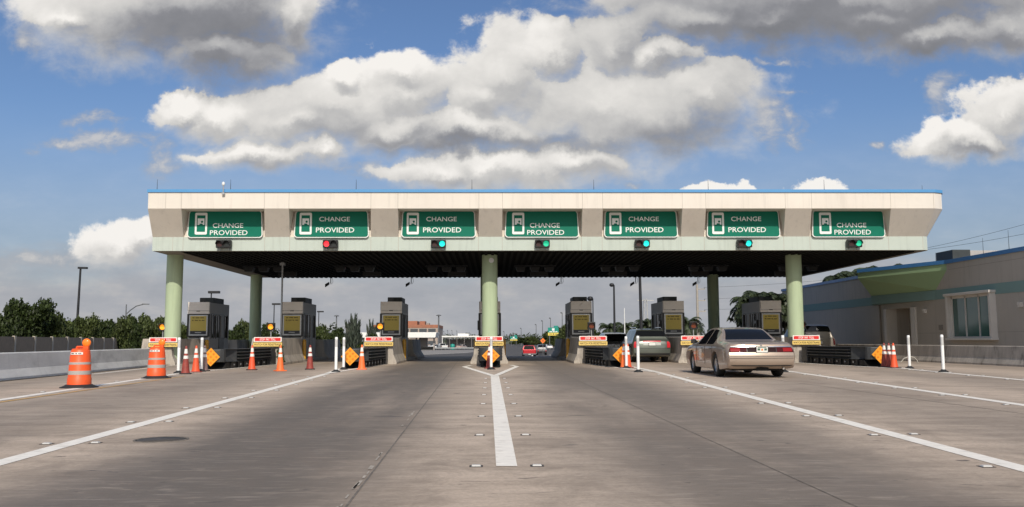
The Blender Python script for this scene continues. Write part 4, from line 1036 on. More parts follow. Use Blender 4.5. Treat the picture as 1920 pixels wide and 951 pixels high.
# tan van in the last lane ------------------------------------------------------------------
P_tan = paint('tan_paint', (.30, .27, .235), .4, .35)
keys = [(0, .90, .40, 1.10, 1.16, .82), (.05, .95, .36, 1.12, 1.24, .80), (.14, .965, .34, 1.13, 1.50, .75), (.30, .97, .30, 1.13, 1.84, .70), (.6, .97, .30, 1.13, 1.91, .69), (1.4, .97, .30, 1.12, 1.94, .69), (2.8, .97, .30, 1.10, 1.93, .69), (3.3, .97, .30, 1.08, 1.80, .70), (4.0, .96, .30, 1.05, 1.16, .82), (4.9, .93, .32, .95, 1.02, .8), (5.1, .86, .4, .85, .92, .74)]
t_, patch, rs, hw = car('tan_suv', 'tan sport utility vehicle behind the rightmost beacon in the last lane', 'car', (18.75, 49.6, 0), 0, keys, P_tan, [(1.0, .38, .25), (4.1, .38, .25)], [(.5, 1.4), (1.5, 2.4), (2.5, 3.5)], (.14, .30), (3.3, 4.0), rear_seg=(6, 8), bulge=.06)
for s in (-1, 1):
    a, b_ = sorted((s * .80, s * .93)); patch('taillight', a, b_, .75, 1.15, M_taild, .03)
y0, _ = rs(0, .9); plate(t_, y0 - .02, .88); patch('chrome_strip', -.35, .35, 1.0, 1.03, M_chrome, .02)

# red pickup beyond the plaza ------------------------------------------------------------------
def pickup(name, label, loc, body_p, lower_p, rz=0, group=None):
    t_ = thing(name, label, 'pickup truck', loc, rz, group)
    b = MB().box(-.95, .95, 0, 1.95, .62, 1.20); b.build('cargo_bed', body_p, t_, bevel=.05)
    MB().box(-.97, .97, -.03, 5.1, .42, .64).build('lower_body', lower_p, t_, bevel=.04)
    MB().box(-.93, .93, 3.75, 5.15, .62, 1.12).build('hood', body_p, t_, bevel=.08)
    b = MB(); s0 = [(-.95, 1.98, .62), (-.95, 3.8, .62), (-.95, 3.8, 1.15), (-.72, 3.15, 1.76), (-.72, 2.15, 1.78), (-.93, 1.98, 1.18)]
    s1 = [(-x, y, z) for x, y, z in s0]; b.loft([s0, s1]); b.build('cab', body_p, t_, bevel=.05)
    MB().add([(-.82, 1.93, 1.20), (.82, 1.93, 1.20), (.70, 2.09, 1.73), (-.70, 2.09, 1.73)], [(0, 1, 2, 3)]).build('rear_window', M_cglass, t_)
    MB().add([(-.76, 3.72, 1.24), (.76, 3.72, 1.24), (.64, 3.25, 1.70), (-.64, 3.25, 1.70)], [(3, 2, 1, 0)]).build('windshield', M_cglass, t_)
    MB().box(-.90, .90, -.14, -.02, .42, .58).build('bumper', lower_p, t_, bevel=.02)
    MB().box(-.16, .16, -.155, -.141, .46, .56).build('license_plate', M_plate, t_)
    for s in (-1, 1):
        MB().box(s * .90 - .05, s * .90 + .05, -.03, .03, .72, 1.08).build('taillight', M_tail, t_)
        for wy in (1.1, 4.3):
            w = MB().lathe([(.22, -.12), (.37, -.12), (.38, -.09), (.38, .09), (.37, .12), (.22, .12)], 24, axis='x').build('wheel', M_tyre, t_, (s * .84, wy, .38))
            MB().lathe([(0, s * .08), (.22, s * .10), (.235, s * .121)], 20, axis='x').build('rim', M_rim, w)
        MB().box(s * 1.0 - .08, s * 1.0 + .08, 3.5, 3.6, 1.12, 1.32).build('side_mirror', M_trim, t_)
    return t_
P_red = paint('red_paint', (.55, .02, .03), .2, .35); P_silver = paint('silver_paint', (.42, .43, .44), .6, .3); P_white = paint('white_paint', (.75, .75, .73), .0, .35)
pickup('red_pickup', 'red pickup truck with silver lower body on the road beyond the middle column', (5.25, 127, -1.5), P_red, mat('pickup_grey', (.10, .10, .11), .5))
def small_car(name, label, loc, p, rz=0, tall=0, group=None):
    h = tall
    keys = [(0, .82, .35, .85, .92 + h, .74), (.1, .88, .28, .88, .98 + h, .74), (.9, .9, .25, .9, 1.05 + h, .72), (1.4, .9, .25, .9, 1.40 + h, .62), (2.3, .9, .25, .9, 1.46 + h, .62), (3.0, .9, .25, .88, 1.36 + h, .64), (3.7, .88, .25, .86, .96, .76), (4.5, .8, .32, .7, .78, .66)]
    if tall: keys[0] = (0, .84, .35, .95, 1.1, .76); keys[1] = (.1, .88, .28, .98, 1.3, .72); keys[2] = (.5, .9, .25, 1.0, 1.42 + h, .66)
    t_, patch, rs, hw = car(name, label, 'car', loc, rz, keys, p, [(.85, .33, .2), (3.6, .33, .2)], [(1.3, 2.2), (2.3, 3.2)], (.9, 1.4) if not tall else (.1, .5), (3.0, 3.7), low=True, group=group, bulge=.05)
    for s in (-1, 1):
        a, b_ = sorted((s * .55, s * .8)); patch('taillight', a, b_, .65, .8, M_tail, .02, n=3)
    return t_
P_dk = paint('charcoal_paint', (.05, .05, .055), .4, .3)
small_car('charcoal_suv', 'charcoal car just right of and beyond the red pickup', (8.35, 150, -1.5), P_dk, tall=.35)
small_car('white_car', 'white car ahead of the charcoal one on the far road', (15.6, 240, -1.5), P_white, .2)
small_car('white_car', 'white car farthest right on the far road near the orange diamond', (20.6, 205, -1.5), P_white, .5)
pickup('white_pickup', 'white pickup truck crossing left of the middle column', (-13.8, 246, -1.5), P_white, P_silver, .35)
P_tan2 = paint('beige_paint', (.55, .42, .34), .2, .35)
small_car('beige_car', 'beige car right of the teal bin under the far canopy', (-10.4, 256, -1.5), P_tan2, -.4)
small_car('white_van', 'white car farthest left under the far white canopy', (-22.2, 250, -1.5), P_white, .7, tall=.3)
small_car('white_car', 'white car between the far canopy and the white pickup', (-19.6, 262, -1.5), P_white, -.9)
# ---------------------------------------------------------------- building at the right
M_bwall = mat('grey_stucco', (.44, .40, .35), .85, streak=.35, var=.05, vs_=.5, bump=.15, bs=50, dirt=(.50, .45, .39), dirt_amt=.4, dirt_scale=.4)
M_teal = mat('teal_band', (.20, .31, .295), .8, var=.05, vs_=.6); M_bgreen = mat('green_stucco', (.30, .43, .24), .8, var=.06, vs_=.6)
M_bblue = mat('roof_blue', (.06, .20, .45), .4, var=.05); M_wframe = mat('window_surround', (.62, .58, .53), .6, var=.05); M_bjoint = mat('wall_joint', (.26, .235, .205), .9)
XB = 22.2
bd = thing('toll_office', 'long grey office building with blue roof edge, teal band and green bay', 'office building', (XB, 0, 0))
Y0, Y1 = 14, 66; D0, D1 = 45.45, 48.32
b = MB().box(0, 9, Y0, D0, 0, 3.02).box(0, 9, D1, Y1, 0, 3.02).box(0, 9, D0, D1, 2.73, 3.02).box(1.2, 9, D0, D1, 0, 2.73).box(0, 9, Y0, Y1, 3.50, 4.72); b.build('wall', M_bwall, bd)
b = MB().box(-.015, 9.01, Y0 - .01, Y1, 3.022, 3.498); b.build('teal_band', M_teal, bd)
MB().box(-.06, 9.06, Y0 - .06, Y1 + .06, 4.722, 4.90).build('roof_edge', M_bblue, bd)
MB().box(-.004, .0, Y0, 41.6, 4.42, 4.435).box(-.004, .0, Y0, D0, 1.35, 1.362).build('wall_joint', M_bjoint, bd)
# flared bay
A = dict(t0=(0.0, 41.75), t1=(-2.0, 47.4), t2=(.0, 50.8), b0=(0, 42.9), b1=(-.75, 48.6), b2=(0, 50.0))
P3 = lambda p, z: (p[0], p[1], z)
MB().add([P3(A['t0'], 4.42), P3(A['t1'], 4.42), P3(A['t1'], 4.722), P3(A['t0'], 4.722), P3(A['t2'], 4.42), P3(A['t2'], 4.722), P3(A['b0'], 3.5), P3(A['b1'], 3.5), P3(A['b2'], 3.5)],
         [(0, 1, 2, 3), (1, 4, 5, 2), (6, 7, 1, 0), (7, 8, 4, 1)]).build('green_bay', M_bgreen, bd, recalc=False)
MB().add([(A['b0'][0] - .02, A['b0'][1], 3.02), (A['b1'][0] - .02, A['b1'][1], 3.02), (A['b2'][0] - .02, A['b2'][1], 3.02), (A['b0'][0] - .02, A['b0'][1], 3.499), (A['b1'][0] - .02, A['b1'][1], 3.499), (A['b2'][0] - .02, A['b2'][1], 3.499)],
         [(0, 1, 4, 3), (1, 2, 5, 4), (0, 2, 1)]).build('bay_band', M_teal, bd, recalc=False)
MB().add([P3((A['t0'][0] - .03, A['t0'][1] - .05), 4.723), P3((A['t1'][0] - .06, A['t1'][1] - .05), 4.723), P3((A['t1'][0] - .06, A['t1'][1] - .05), 4.91), P3((A['t0'][0] - .03, A['t0'][1] - .05), 4.91), P3((A['t2'][0], A['t2'][1] + .1), 4.723), P3((A['t2'][0], A['t2'][1] + .1), 4.91)],
         [(0, 1, 2, 3), (1, 4, 5, 2), (3, 2, 5), (0, 4, 1)]).build('bay_roof_edge', M_bblue, bd, recalc=False)
# doorway
dr = MB().box(1.12, 1.19, D0 + .5, D1 - .5, .0, 2.3).build('door', mat('office_door', (.14, .135, .12), .5), bd)
MB().box(1.06, 1.12, D0 + .65, D0 + .72, 1.0, 1.15).build('handle', M_chrome, dr)
MB().box(-.10, .5, D0 - .45, D0 + .02, 0, 2.73).build('door_pilaster', M_wframe, bd)
MB().box(-.10, .5, D1 - .02, D1 + .3, 0, 2.73).build('door_pilaster', M_wframe, bd)
# small fittings on the wall
for yy, zz, nm_ in ((44.0, 2.5, 'wall_lamp'), (35.9, 2.5, 'wall_lamp')): MB().box(-.12, .0, yy - .1, yy + .1, zz - .12, zz + .1).box(-.16, -.121, yy - .07, yy + .07, zz - .02, zz + .08).build(nm_, M_wframe, bd)
MB().box(-.03, .0, 42.4, 42.75, 1.5, 1.75).build('wall_vent', M_bjoint, bd); MB().cyl((-.05, 47.0 + 2.2, 0), (-.05, 49.2, 3.0), .04).build('downpipe', M_bjoint, bd)
for yy in (16.5, 19.5, 22.5, 25.5, 28.5, 31.5, 34.5): MB().box(-.004, .0, yy, yy + .012, 0, 3.02).build('wall_joint', M_bjoint, bd)
# window with splayed surround
w = MB(); y0, y1, z0, z1 = 37.75, 41.55, 1.10, 3.10
w.box(-.28, .02, y0, y0 + .16, z0, z1).box(-.28, .02, y1 - .16, y1, z0, z1).box(-.34, .02, y0 - .05, y1 + .05, z1 - .001, z1 + .12).box(-.34, .02, y0 - .05, y1 + .05, z0 - .10, z0 + .001)
wf = w.build('window', M_wframe, bd, bevel=.01)
MB().box(-.016, -.008, y0 + .165, y1 - .165, z0 + .002, z1 - .002).build('pane', mat('teal_glass', (.05, .12, .11), .06, var=.1, vs_=.6, spec=.8), wf)
f = MB()
for yy in (y0 + .17, y0 + 1.28, y0 + 2.40, y1 - .23): f.box(-.06, -.017, yy, yy + .06, z0 + .002, z1 - .002)
f.box(-.06, -.017, y0 + .165, y1 - .165, z1 - .12, z1 - .003).box(-.058, -.017, y0 + .165, y1 - .165, z0 + .003, z0 + .07); f.build('mullions', M_wframe, wf)
h = thing('rooftop_unit', 'boxy beige air handling unit on the roof of the office building', 'roof unit', (26.5, 46.5, 4.901))
MB().box(-1.4, -.4, 0, 1.8, 0, 1.02).build('fan_box', M_ac, h, bevel=.03); MB().box(-.395, 2.8, .1, 2.4, 0, .98).build('duct_box', mat('unit_beige', (.42, .38, .34), .6, var=.08), h, bevel=.03)
for k, (yy, hh, w) in enumerate(((37.2, .9, 'near the frame edge'), (39.2, .8, 'beside the beige unit'), (43.5, .55, 'near the flared bay'))):
    o = MB().cyl((0, 0, 0), (0, 0, hh), .012, .006, 8).lathe([(.04, -.003), (.04, .02), (.012, .04)], 10).build('lightning_rod', M_black, loc=(XB + .4, yy, 4.903)); tag(o, 'thin lightning rod on the office roof ' + w, 'lightning rod')

# ---------------------------------------------------------------- fence at the left
M_slat = mat('fence_brown', (.34, .25, .17), .85, var=.2, vs_=1.5, dirt=(.22, .16, .11), dirt_amt=.4); M_fpost = mat('fence_post', (.45, .40, .33), .7, var=.1)
fe = thing('boundary_fence', 'long brown panel fence with pale posts below the trees at the left', 'fence', (0, 0, 0))
pA, pB = Vector((-31.5, 52)), Vector((-46.5, 118)); nP = 26; bA = pA - (pB - pA) * .5
b = MB()
for k in range(nP):
    q0 = bA + (pB - bA) * (k / nP) * 1.25; q1 = bA + (pB - bA) * ((k + 1) / nP) * 1.25
    z0, z1 = -.6, 1.44
    d = (q1 - q0).normalized(); n_ = Vector((-d.y, d.x)) * .03
    b.add([(q0.x - n_.x, q0.y - n_.y, z0), (q1.x - n_.x, q1.y - n_.y, z0), (q1.x - n_.x, q1.y - n_.y, z1), (q0.x - n_.x, q0.y - n_.y, z1), (q0.x + n_.x, q0.y + n_.y, z0), (q1.x + n_.x, q1.y + n_.y, z0), (q1.x + n_.x, q1.y + n_.y, z1), (q0.x + n_.x, q0.y + n_.y, z1)],
          [(0, 1, 2, 3), (5, 4, 7, 6), (3, 2, 6, 7)])
    MB().box(-.10, .10, -.10, .10, z0, z1 + .06).build('post', M_fpost, fe, (q0.x, q0.y, 0))
b.build('panels', M_slat, fe)

# ---------------------------------------------------------------- trees
M_leaf = mat('leaf_dark', (.040, .058, .016), .55, var=.4, vs_=.35, island=.55, trans=.25, spec=.3)
M_leaf2 = mat('leaf_olive', (.070, .090, .026), .55, var=.4, vs_=.35, island=.55, trans=.25, spec=.3)
M_bark = mat('bark', (.10, .08, .06), .9, var=.3, vs_=4)
def crown_mesh(nm, seed, lobes, n, s, m, flat=.8, plume=False):
    rg = np.random.default_rng(seed); C = []
    tot = sum(l[3] * l[3] for l in lobes)
    vs = []; 
    for (x, y, z, r) in lobes:
        k = int(n * r * r / tot); d = rg.normal(size=(k, 3)); d /= np.linalg.norm(d, axis=1)[:, None]
        rad = r * (rg.random(k) ** .38) * (1 + .22 * np.sin(d[:, 0] * 7 + seed) * np.cos(d[:, 2] * 6 + seed * 2))
        c = d * rad[:, None] * [1, 1, flat] + [x, y, z]; C.append(c)
    c = np.concatenate(C); k = len(c)
    a = rg.normal(size=(k, 3)); a /= np.linalg.norm(a, axis=1)[:, None]; b_ = np.cross(a, rg.normal(size=(k, 3))); b_ /= np.linalg.norm(b_, axis=1)[:, None]
    sz = s * rg.uniform(.6, 1.4, k)[:, None]
    if plume: a = a * .35 + [0, 0, 1]; a[:, :2] += c[:, :2] * .25; a /= np.linalg.norm(a, axis=1)[:, None]; b_ = np.cross(a, rg.normal(size=(k, 3))); b_ /= np.linalg.norm(b_, axis=1)[:, None]; A = a * sz * 2.2; B = b_ * sz * .35
    else: A = a * sz; B = b_ * sz * .62
    q = np.stack([c - A, c - B * .9 + A * .1, c + A, c + B], 1).reshape(-1, 3)
    me = bpy.data.meshes.new(nm); me.from_pydata(q.tolist(), [], [(4 * i, 4 * i + 1, 4 * i + 2, 4 * i + 3) for i in range(k)]); me.materials.append(m)
    return me
def lobes(seed, w, h, n=9, base=.35):
    r = random.Random(seed); out = [(0, 0, h * .62, w * .55)]
    for i in range(n):
        a = r.uniform(0, 6.28); rr = w * r.uniform(.25, .75); out.append((rr * math.cos(a), rr * math.sin(a), h * r.uniform(base, .86), w * r.uniform(.26, .46)))
    return out
def trunk(t_, h, r, seed, m=M_bark, nb=5, spread=.4):
    rn = random.Random(seed); b = MB().cyl((0, 0, -.3), (.1, 0, h * .5), r, r * .6, 10)
    for i in range(nb):
        a = rn.uniform(0, 6.28); z = h * rn.uniform(.3, .5); b.cyl((.05, 0, z), (math.cos(a) * h * spread * rn.uniform(.5, 1), math.sin(a) * h * spread * rn.uniform(.5, 1), h * rn.uniform(.6, .85)), r * .4, r * .1, 6)
    return b.build('trunk', m, t_)
crowns = []
for s in range(4):
    crowns.append((crown_mesh('crown', 11 + s, lobes(30 + s, 1.0, 1.7, 10, .28), 5200, .075, M_leaf if s % 2 else M_leaf2)))
big = crown_mesh('crown', 77, lobes(88, 1.0, 1.7, 16, .25), 11000, .055, M_leaf)
def unit_tree(me, seed, label, cat='tree', name='leafy_tree', group=None):
    t_ = thing(name, label, cat, group=group); o = bpy.data.objects.new('crown', me); COL.objects.link(o); o.parent = t_; trunk(t_, 1.6, .07, seed); return t_
CAMX = lambda px, D: (px - 925.5) * D / 1620
protos = [unit_tree(crowns[s], s, '') for s in range(4)]; bigp = unit_tree(big, 9, '')
def put_tree(pr, px, topy, wpx, D, label, group, first=[set()]):
    x = CAMX(px, D); hor = 638.2 - (px - 925.5) * .0035; s = 1620 / D; ztop = CAM_H + (hor - topy) / s; zb = terrain_z(D) - .0
    w = wpx / s / 2 / 1.05; h = (ztop - zb) / 1.82
    sc = (w, w, h); rz = (px * 7.3) % 6.28
    key = pr.name
    if key not in first[0]: first[0].add(key); o = pr; o.location = (x, D, zb); o.rotation_euler = (0, 0, rz); o.scale = sc; o['label'] = label; o['group'] = group
    else: o = dup(pr, (x, D, zb), rz, label, sc); o['group'] = group
    return o
G1 = 'trees behind the left boundary fence'
put_tree(bigp, 68, 556, 92, 84, 'tallest rounded dark tree rising above the others at the left', G1)
rowL = [(-20, 590, 60, 70, 'at the left picture edge'), (22, 582, 52, 78, 'just left of the tall rounded tree'), (120, 582, 48, 86, 'right of the tall rounded tree'), (150, 592, 44, 96, 'at the foot of the tall lamp pole'), (178, 590, 44, 92, 'right of the tall lamp pole'),
        (206, 594, 40, 100, 'midway between the two lamps'), (234, 592, 40, 98, 'left of the curved arm lamp'), (264, 590, 44, 104, 'right of the curved arm lamp'), (292, 596, 36, 110, 'beside the left front column'), (96, 596, 50, 90, 'in the dip beside the tall rounded tree')]
for k, (px, ty, wp, D, lab) in enumerate(rowL): put_tree(protos[k % 4], px, ty, wp * 1.15, D, 'bushy dark green tree ' + lab, G1)
for k in range(15):
    px = -40 + k * 25 + (k * 37 % 11); D = 92 + (k * 29 % 17) + k * 1.6
    put_tree(protos[(k + 3) % 4], px, 597 - (k * 13 % 9), 62, D, 'dark tree of the back row behind the fence, %s from the left' % ('one two three four five six seven eight nine ten eleven twelve thirteen fourteen fifteen'.split()[k]), G1)
row2 = [(330, 598, 40, 120, 'seen right of the left front column'), (356, 604, 40, 112, 'behind the first booth'), (440, 604, 46, 105, 'right of the first booth'), (466, 600, 36, 112, 'left of the second column'), (507, 600, 40, 110, 'between the rear column and the second booth'), (606, 606, 40, 118, 'right of the second booth'), (632, 612, 44, 130, 'under the small mast behind the white posts'), (590, 612, 40, 105, 'behind the second booth'), (700, 622, 50, 150, 'behind the third booth notice')]
for k, (px, ty, wp, D, lab) in enumerate(row2): put_tree(protos[(k + 1) % 4], px, ty, wp * 1.15, D, 'green tree ' + lab, 'trees seen under the canopy at the left')
row3 = [(1000, 630, 30, 330, 'left of the orange diamond'), (985, 632, 30, 360, 'above the red pickup'), (1030, 620, 30, 250, 'behind the green highway sign'), (1050, 610, 34, 262, 'right of the green highway sign'), (968, 634, 22, 400, 'farthest, beyond the small highway sign'), (1120, 612, 40, 150, 'right of the fifth booth'), (1206, 606, 34, 140, 'at the foot of the leaning black pole'), (1296, 612, 34, 140, 'beside the utility pole'), (1335, 614, 30, 140, 'behind the black rear column'), (1366, 618, 40, 150, 'right of the black rear column'), (1390, 614, 30, 160, 'left of the palm clump'), (1250, 615, 44, 150, 'behind the sixth booth'), (1060, 600, 34, 200, 'behind the fifth booth')]
for k, (px, ty, wp, D, lab) in enumerate(row3): put_tree(protos[(k + 2) % 4], px, ty, wp * 1.15, D, 'dark tree ' + lab, 'trees seen under the canopy at the right')
# feathery pines
pl = crown_mesh('crown', 5, [(0, 0, .55, .38), (-.25, 0, .75, .22), (.25, 0, .7, .22), (-.42, 0, .98, .13), (-.58, 0, 1.16, .10), (-.72, 0, 1.3, .07), (-.1, 0, 1.05, .15), (-.16, 0, 1.32, .10), (-.2, 0, 1.56, .06), (.12, 0, 1.1, .13), (.2, 0, 1.38, .09), (.26, 0, 1.62, .05), (.42, 0, .95, .13), (.56, 0, 1.16, .09), (.66, 0, 1.34, .06), (.7, 0, .72, .12), (-.7, 0, .68, .12)], 1500, .085, mat('needle_grey', (.045, .058, .040), .6, var=.3, island=.5, trans=.15), 1.1, True)
pp = thing('feathery_pine', '', 'tree'); o = bpy.data.objects.new('crown', pl); COL.objects.link(o); o.parent = pp; trunk(pp, 1.7, .04, 3, nb=8, spread=.3)
put_tree(pp, 664, 586, 84, 170, 'tall feathery grey green pine behind the opposite plaza', 'feathery pines')
put_tree(pp, 698, 596, 46, 180, 'thinner feathery pine right of the tall feathery one', 'feathery pines')

# palms
M_frond = mat('palm_frond', (.050, .066, .028), .5, var=.3, island=.4, trans=.2); M_pt = mat('palm_trunk', (.20, .17, .14), .9, var=.25, vs_=3)
def palm(seed, h, R_, nf=26, droop=1.0, trunk_r=.16, leafy=24, lw=.06):
    t_ = thing('palm_tree', '', 'palm tree'); rn = random.Random(seed)
    MB().cyl((0, 0, -.2), (.06, .0, h * .5), trunk_r * 1.2, trunk_r, 10).cyl((.06, 0, h * .5), (.12, 0, h), trunk_r, trunk_r * .8, 10).build('trunk', M_pt, t_)
    b = MB()
    for f in range(nf):
        az = rn.uniform(0, 6.28); el0 = R(rn.uniform(-15, 78)); Lf = R_ * rn.uniform(.8, 1.1)
        pts = []; p = Vector((.12, 0, h)); el = el0; st = Lf / 9
        for i in range(10):
            pts.append(p.copy()); p = p + Vector((math.cos(az) * math.cos(el), math.sin(az) * math.cos(el), math.sin(el))) * st; el -= R(9 + 5 * i * .6) * droop * rn.uniform(.7, 1.2)
        for i in range(9): 
            a, c = pts[i], pts[i + 1]; d = (c - a).normalized(); side = d.cross(Vector((0, 0, 1)))
            if side.length < .1: side = Vector((1, 0, 0))
            side.normalize(); upv = side.cross(d)
            b.add([a - side * .015, a + side * .015, c + side * .012, c - side * .012], [(0, 1, 2, 3)])
            if i == 0: continue
            for q in range(leafy // 8):
                o_ = a + (c - a) * ((q + rn.random() * .5) / (leafy // 8)); ll = R_ * .30 * math.sin(math.pi * (i + .6) / 10.5) * rn.uniform(.8, 1.15)
                for sg in (-1, 1):
                    tip = o_ + (side * sg * .8 + d * .55 - Vector((0, 0, .45))).normalized() * ll
                    b.add([o_ - d * lw, o_ + d * lw, tip], [(0, 1, 2)])
    b.build('crown', M_frond, t_, recalc=False)
    return t_
pA_ = palm(1, 5.2, 2.4, 40, .8); pB_ = palm(2, 4.6, 2.6, 44, .9)
def put_palm(pr, px, topy, D, label, group, first=[set()], ht=7.2, zs=None):
    x = CAMX(px, D); hor = 638.2 - (px - 925.5) * .0035; s = 1620 / D; ztop = CAM_H + (hor - topy) / s; zb = terrain_z(D) if zs is None else zs; sc = (ztop - zb) / ht
    if pr.name not in first[0]: first[0].add(pr.name); o = pr; o.location = (x, D, zb); o.scale = (sc,) * 3
    else: o = dup(pr, (x, D, zb), px % 6.28, None, sc)
    o['label'] = label; o['group'] = group; return o
G3 = 'palms seen under the canopy at the right'
for k, (px, ty, D, lab) in enumerate(((1140, 596, 118, 'leftmost palm right of the fifth booth'), (1156, 602, 130, 'palm under the tall lamp right of the fifth booth'), (1172, 594, 112, 'palm behind the thin white pole'), (1206, 592, 120, 'palm just left of the sixth booth'), (1214, 586, 104, 'taller palm touching the sixth booth'),
                                 (1288, 572, 100, 'palm right of the sixth booth, beside the utility pole'), (1300, 596, 120, 'lower palm behind the utility pole'), (1192, 604, 135, 'small palm between the poles'))):
    put_palm(pA_ if k % 2 == 0 else pB_, px, ty, D, lab, G3)
pC_ = palm(5, 3.6, 2.3, 90, .8, .2, 32, .07)
G4 = 'bushy palms around the last booth'
for k, (px, ty, D, lab) in enumerate(((1412, 538, 66, 'bushy palm above the last booth, left side'), (1436, 528, 70, 'bushy palm above the last booth, middle and tallest'), (1462, 532, 66, 'bushy palm left of the right front column'), (1478, 560, 64, 'low palm hanging beside the right front column'))):
    put_palm(pC_, px, ty, D, lab, G4, ht=5.5, zs=-.2)
for k, (px, ty, D, lab) in enumerate(((1600, 492, 72, 'palm showing between canopy and office roof, left'), (1630, 484, 74, 'palm showing between canopy and office roof, middle'), (1664, 474, 74, 'palm showing above the green bay'))):
    put_palm(pC_, px, ty, D, lab, 'palms behind the office roof', ht=5.5, zs=-.2)
# roadside weed by the second island
wd = thing('weed_bush', 'small green weed growing against the second island concrete', 'bush', (-9.62, 39.5, 0))
me = crown_mesh('foliage', 3, [(0, 0, .35, .16), (-.03, 0, .6, .14), (.05, 0, .15, .15), (.02, 0, .8, .09)], 420, .05, mat('weed_leaf', (.05, .09, .03), .6, var=.3, island=.4, trans=.2)); o = bpy.data.objects.new('foliage', me); COL.objects.link(o); o.parent = wd
MB().cyl((0, 0, 0), (0, 0, .7), .012, .005, 6).build('stem', M_bark, wd)

# ---------------------------------------------------------------- lamps, masts, poles
M_lamp = mat('lamp_metal', (.03, .03, .032), .5, .3)
M_mastg = mat('mast_grey', (.16, .165, .17), .5, .3); M_wood = mat('pole_wood', (.38, .34, .29), .8, var=.15, vs_=3)
def hz(px, py, D): return CAM_H + (638.2 - (px - 925.5) * .0035 - py) * D / 1620
def lamp(name, label, px, ty, D, kind, r=.09, lean=0, m=M_lamp, group=None, cat='street lamp'):
    zb = terrain_z(D) - .1; h = hz(px, ty, D) - zb; t_ = thing(name, label, cat, (CAMX(px, D), D, zb), group=group); t_.rotation_euler[1] = lean
    MB().cyl((0, 0, 0), (0, 0, h), r * 1.25, r * .8, 10).build('pole', m, t_)
    if kind == 'shoebox': MB().box(-.25, .75, -.2, .2, h - .12, h + .10).build('lamp_head', m, t_); MB().cyl((0, 0, h), (0, 0, h + .02), .1).build('collar', m, t_)
    if kind == 'ball': MB().lathe([(0, .25), (.22, .2), (.30, 0), (.18, -.16), (0, -.2)], 14, c=(-.25, 0, h)).build('lamp_head', m, t_)
    if kind == 'mast': MB().lathe([(0, .35), (.5, .25), (1.05, .0), (.9, -.15), (0, -.15)], 16, c=(0, 0, h)).build('lamp_ring', m, t_)
    if kind == 'arm':
        MB().tube([(0, 0, h - 1.2), (.5, 0, h - .7), (1.2, 0, h - .2), (2.0, 0, h)], .06, 8, ).build('arm', m, t_)
        MB().loft([[(1.9, -.1, h - .05), (1.9, .1, h - .05), (1.9, .1, h + .1), (1.9, -.1, h + .1)], [(2.7, -.12, h - .02), (2.7, .12, h - .02), (2.7, .12, h + .07), (2.7, -.12, h + .07)]]).build('lamp_head', m, t_)
    return t_
lamp('street_lamp', 'tall black lamp pole with box head above the trees at the left', 154, 504, 100, 'shoebox', .14, R(.9))
lamp('curved_lamp', 'grey lamp with curved arm above the trees at the left', 244, 572, 105, 'arm', .08, 0, M_mastg)
lamp('street_lamp', 'lamp head just above the first booth roof', 400, 549, 80, 'shoebox', .07)
lamp('street_lamp', 'thin black lamp left of the second booth', 517, 571, 110, 'shoebox', .07)
lamp('street_lamp', 'thin black lamp right of the second booth', 600, 585, 140, 'shoebox', .08)
lamp('high_mast', 'grey ring-topped mast left of the feathery pine', 633, 593, 330, 'mast', .25, 0, M_mastg, cat='light mast')
lamp('high_mast', 'grey ring-topped mast beside the brick building', 823, 592, 330, 'mast', .3, 0, M_mastg, cat='light mast')
lamp('street_lamp', 'tall black lamp right of the fifth booth among the palms', 1152, 535, 100, 'ball', .13)
lamp('black_pole', 'tall black leaning pole reaching behind the canopy left of the sixth booth', 1203, 440, 92, 'none', .16, R(-.6), cat='pole')
lamp('street_lamp', 'thin black lamp at the right edge of the fifth booth', 1112, 561, 80, 'ball', .06)
lamp('white_pole', 'thin white pole rising behind the stacked cones', 1171, 578, 70, 'none', .05, 0, M_white_m, cat='pole')
for k, (px, ty, D) in enumerate(((963, 626, 420), (977, 616, 380), (1005, 609, 340), (1017, 602, 310), (1032, 597, 300), (1054, 587, 260), (833, 622, 520), (840, 620, 520), (848, 620, 540), (857, 621, 560), (945, 622, 420))):
    lamp('distant_lamp', 'distant thin lamp pole, number %s of the row from %s' % (['two', 'three', 'four', 'five', 'six', 'seven', 'one', 'two', 'three', 'four', 'one'][k], 'the middle column to the right' if k not in (6, 7, 8, 9) else 'the brick building to the right'), px, ty, D, 'ball', .14, 0, M_mastg, 'distant lamp poles along the road')
# utility poles and wires
up = thing('utility_pole', 'pale utility pole with cross arms right of the sixth booth', 'utility pole', (CAMX(1309, 105), 105, -1.6))
hh = hz(1309, 533, 105) + 1.6
MB().cyl((0, 0, 0), (0, 0, hh), .19, .13, 12).build('pole', M_wood, up)
for dz in (-.6, -2.0, -3.3):
    a = MB().box(-.1, 1.0, -.06, .06, hh + dz - .05, hh + dz + .05).build('cross_arm', M_wood, up); MB().lathe([(.05, 0), (.06, .1), (.03, .18), (0, .18)], 10, c=(.9, 0, hh + dz + .05)).build('insulator', M_mastg, a)
up2 = thing('utility_pole', 'pale lattice utility tower behind the leaning black pole', 'utility pole', (CAMX(1211, 230), 230, -1.5)); h2 = hz(1211, 560, 230) + 1.5
b = MB()
for sx in (-1, 1):
    for sy in (-1, 1): b.cyl((sx * .8, sy * .8, 0), (sx * .35, sy * .35, h2), .09, .06, 6)
for k in range(7): z0 = h2 * k / 7; z1 = h2 * (k + 1) / 7; w0 = .8 - .45 * k / 7; w1 = .8 - .45 * (k + 1) / 7; b.cyl((-w0, -w0, z0), (w1, -w1, z1), .04, .04, 5); b.cyl((w0, -w0, z0), (-w1, -w1, z1), .04, .04, 5)
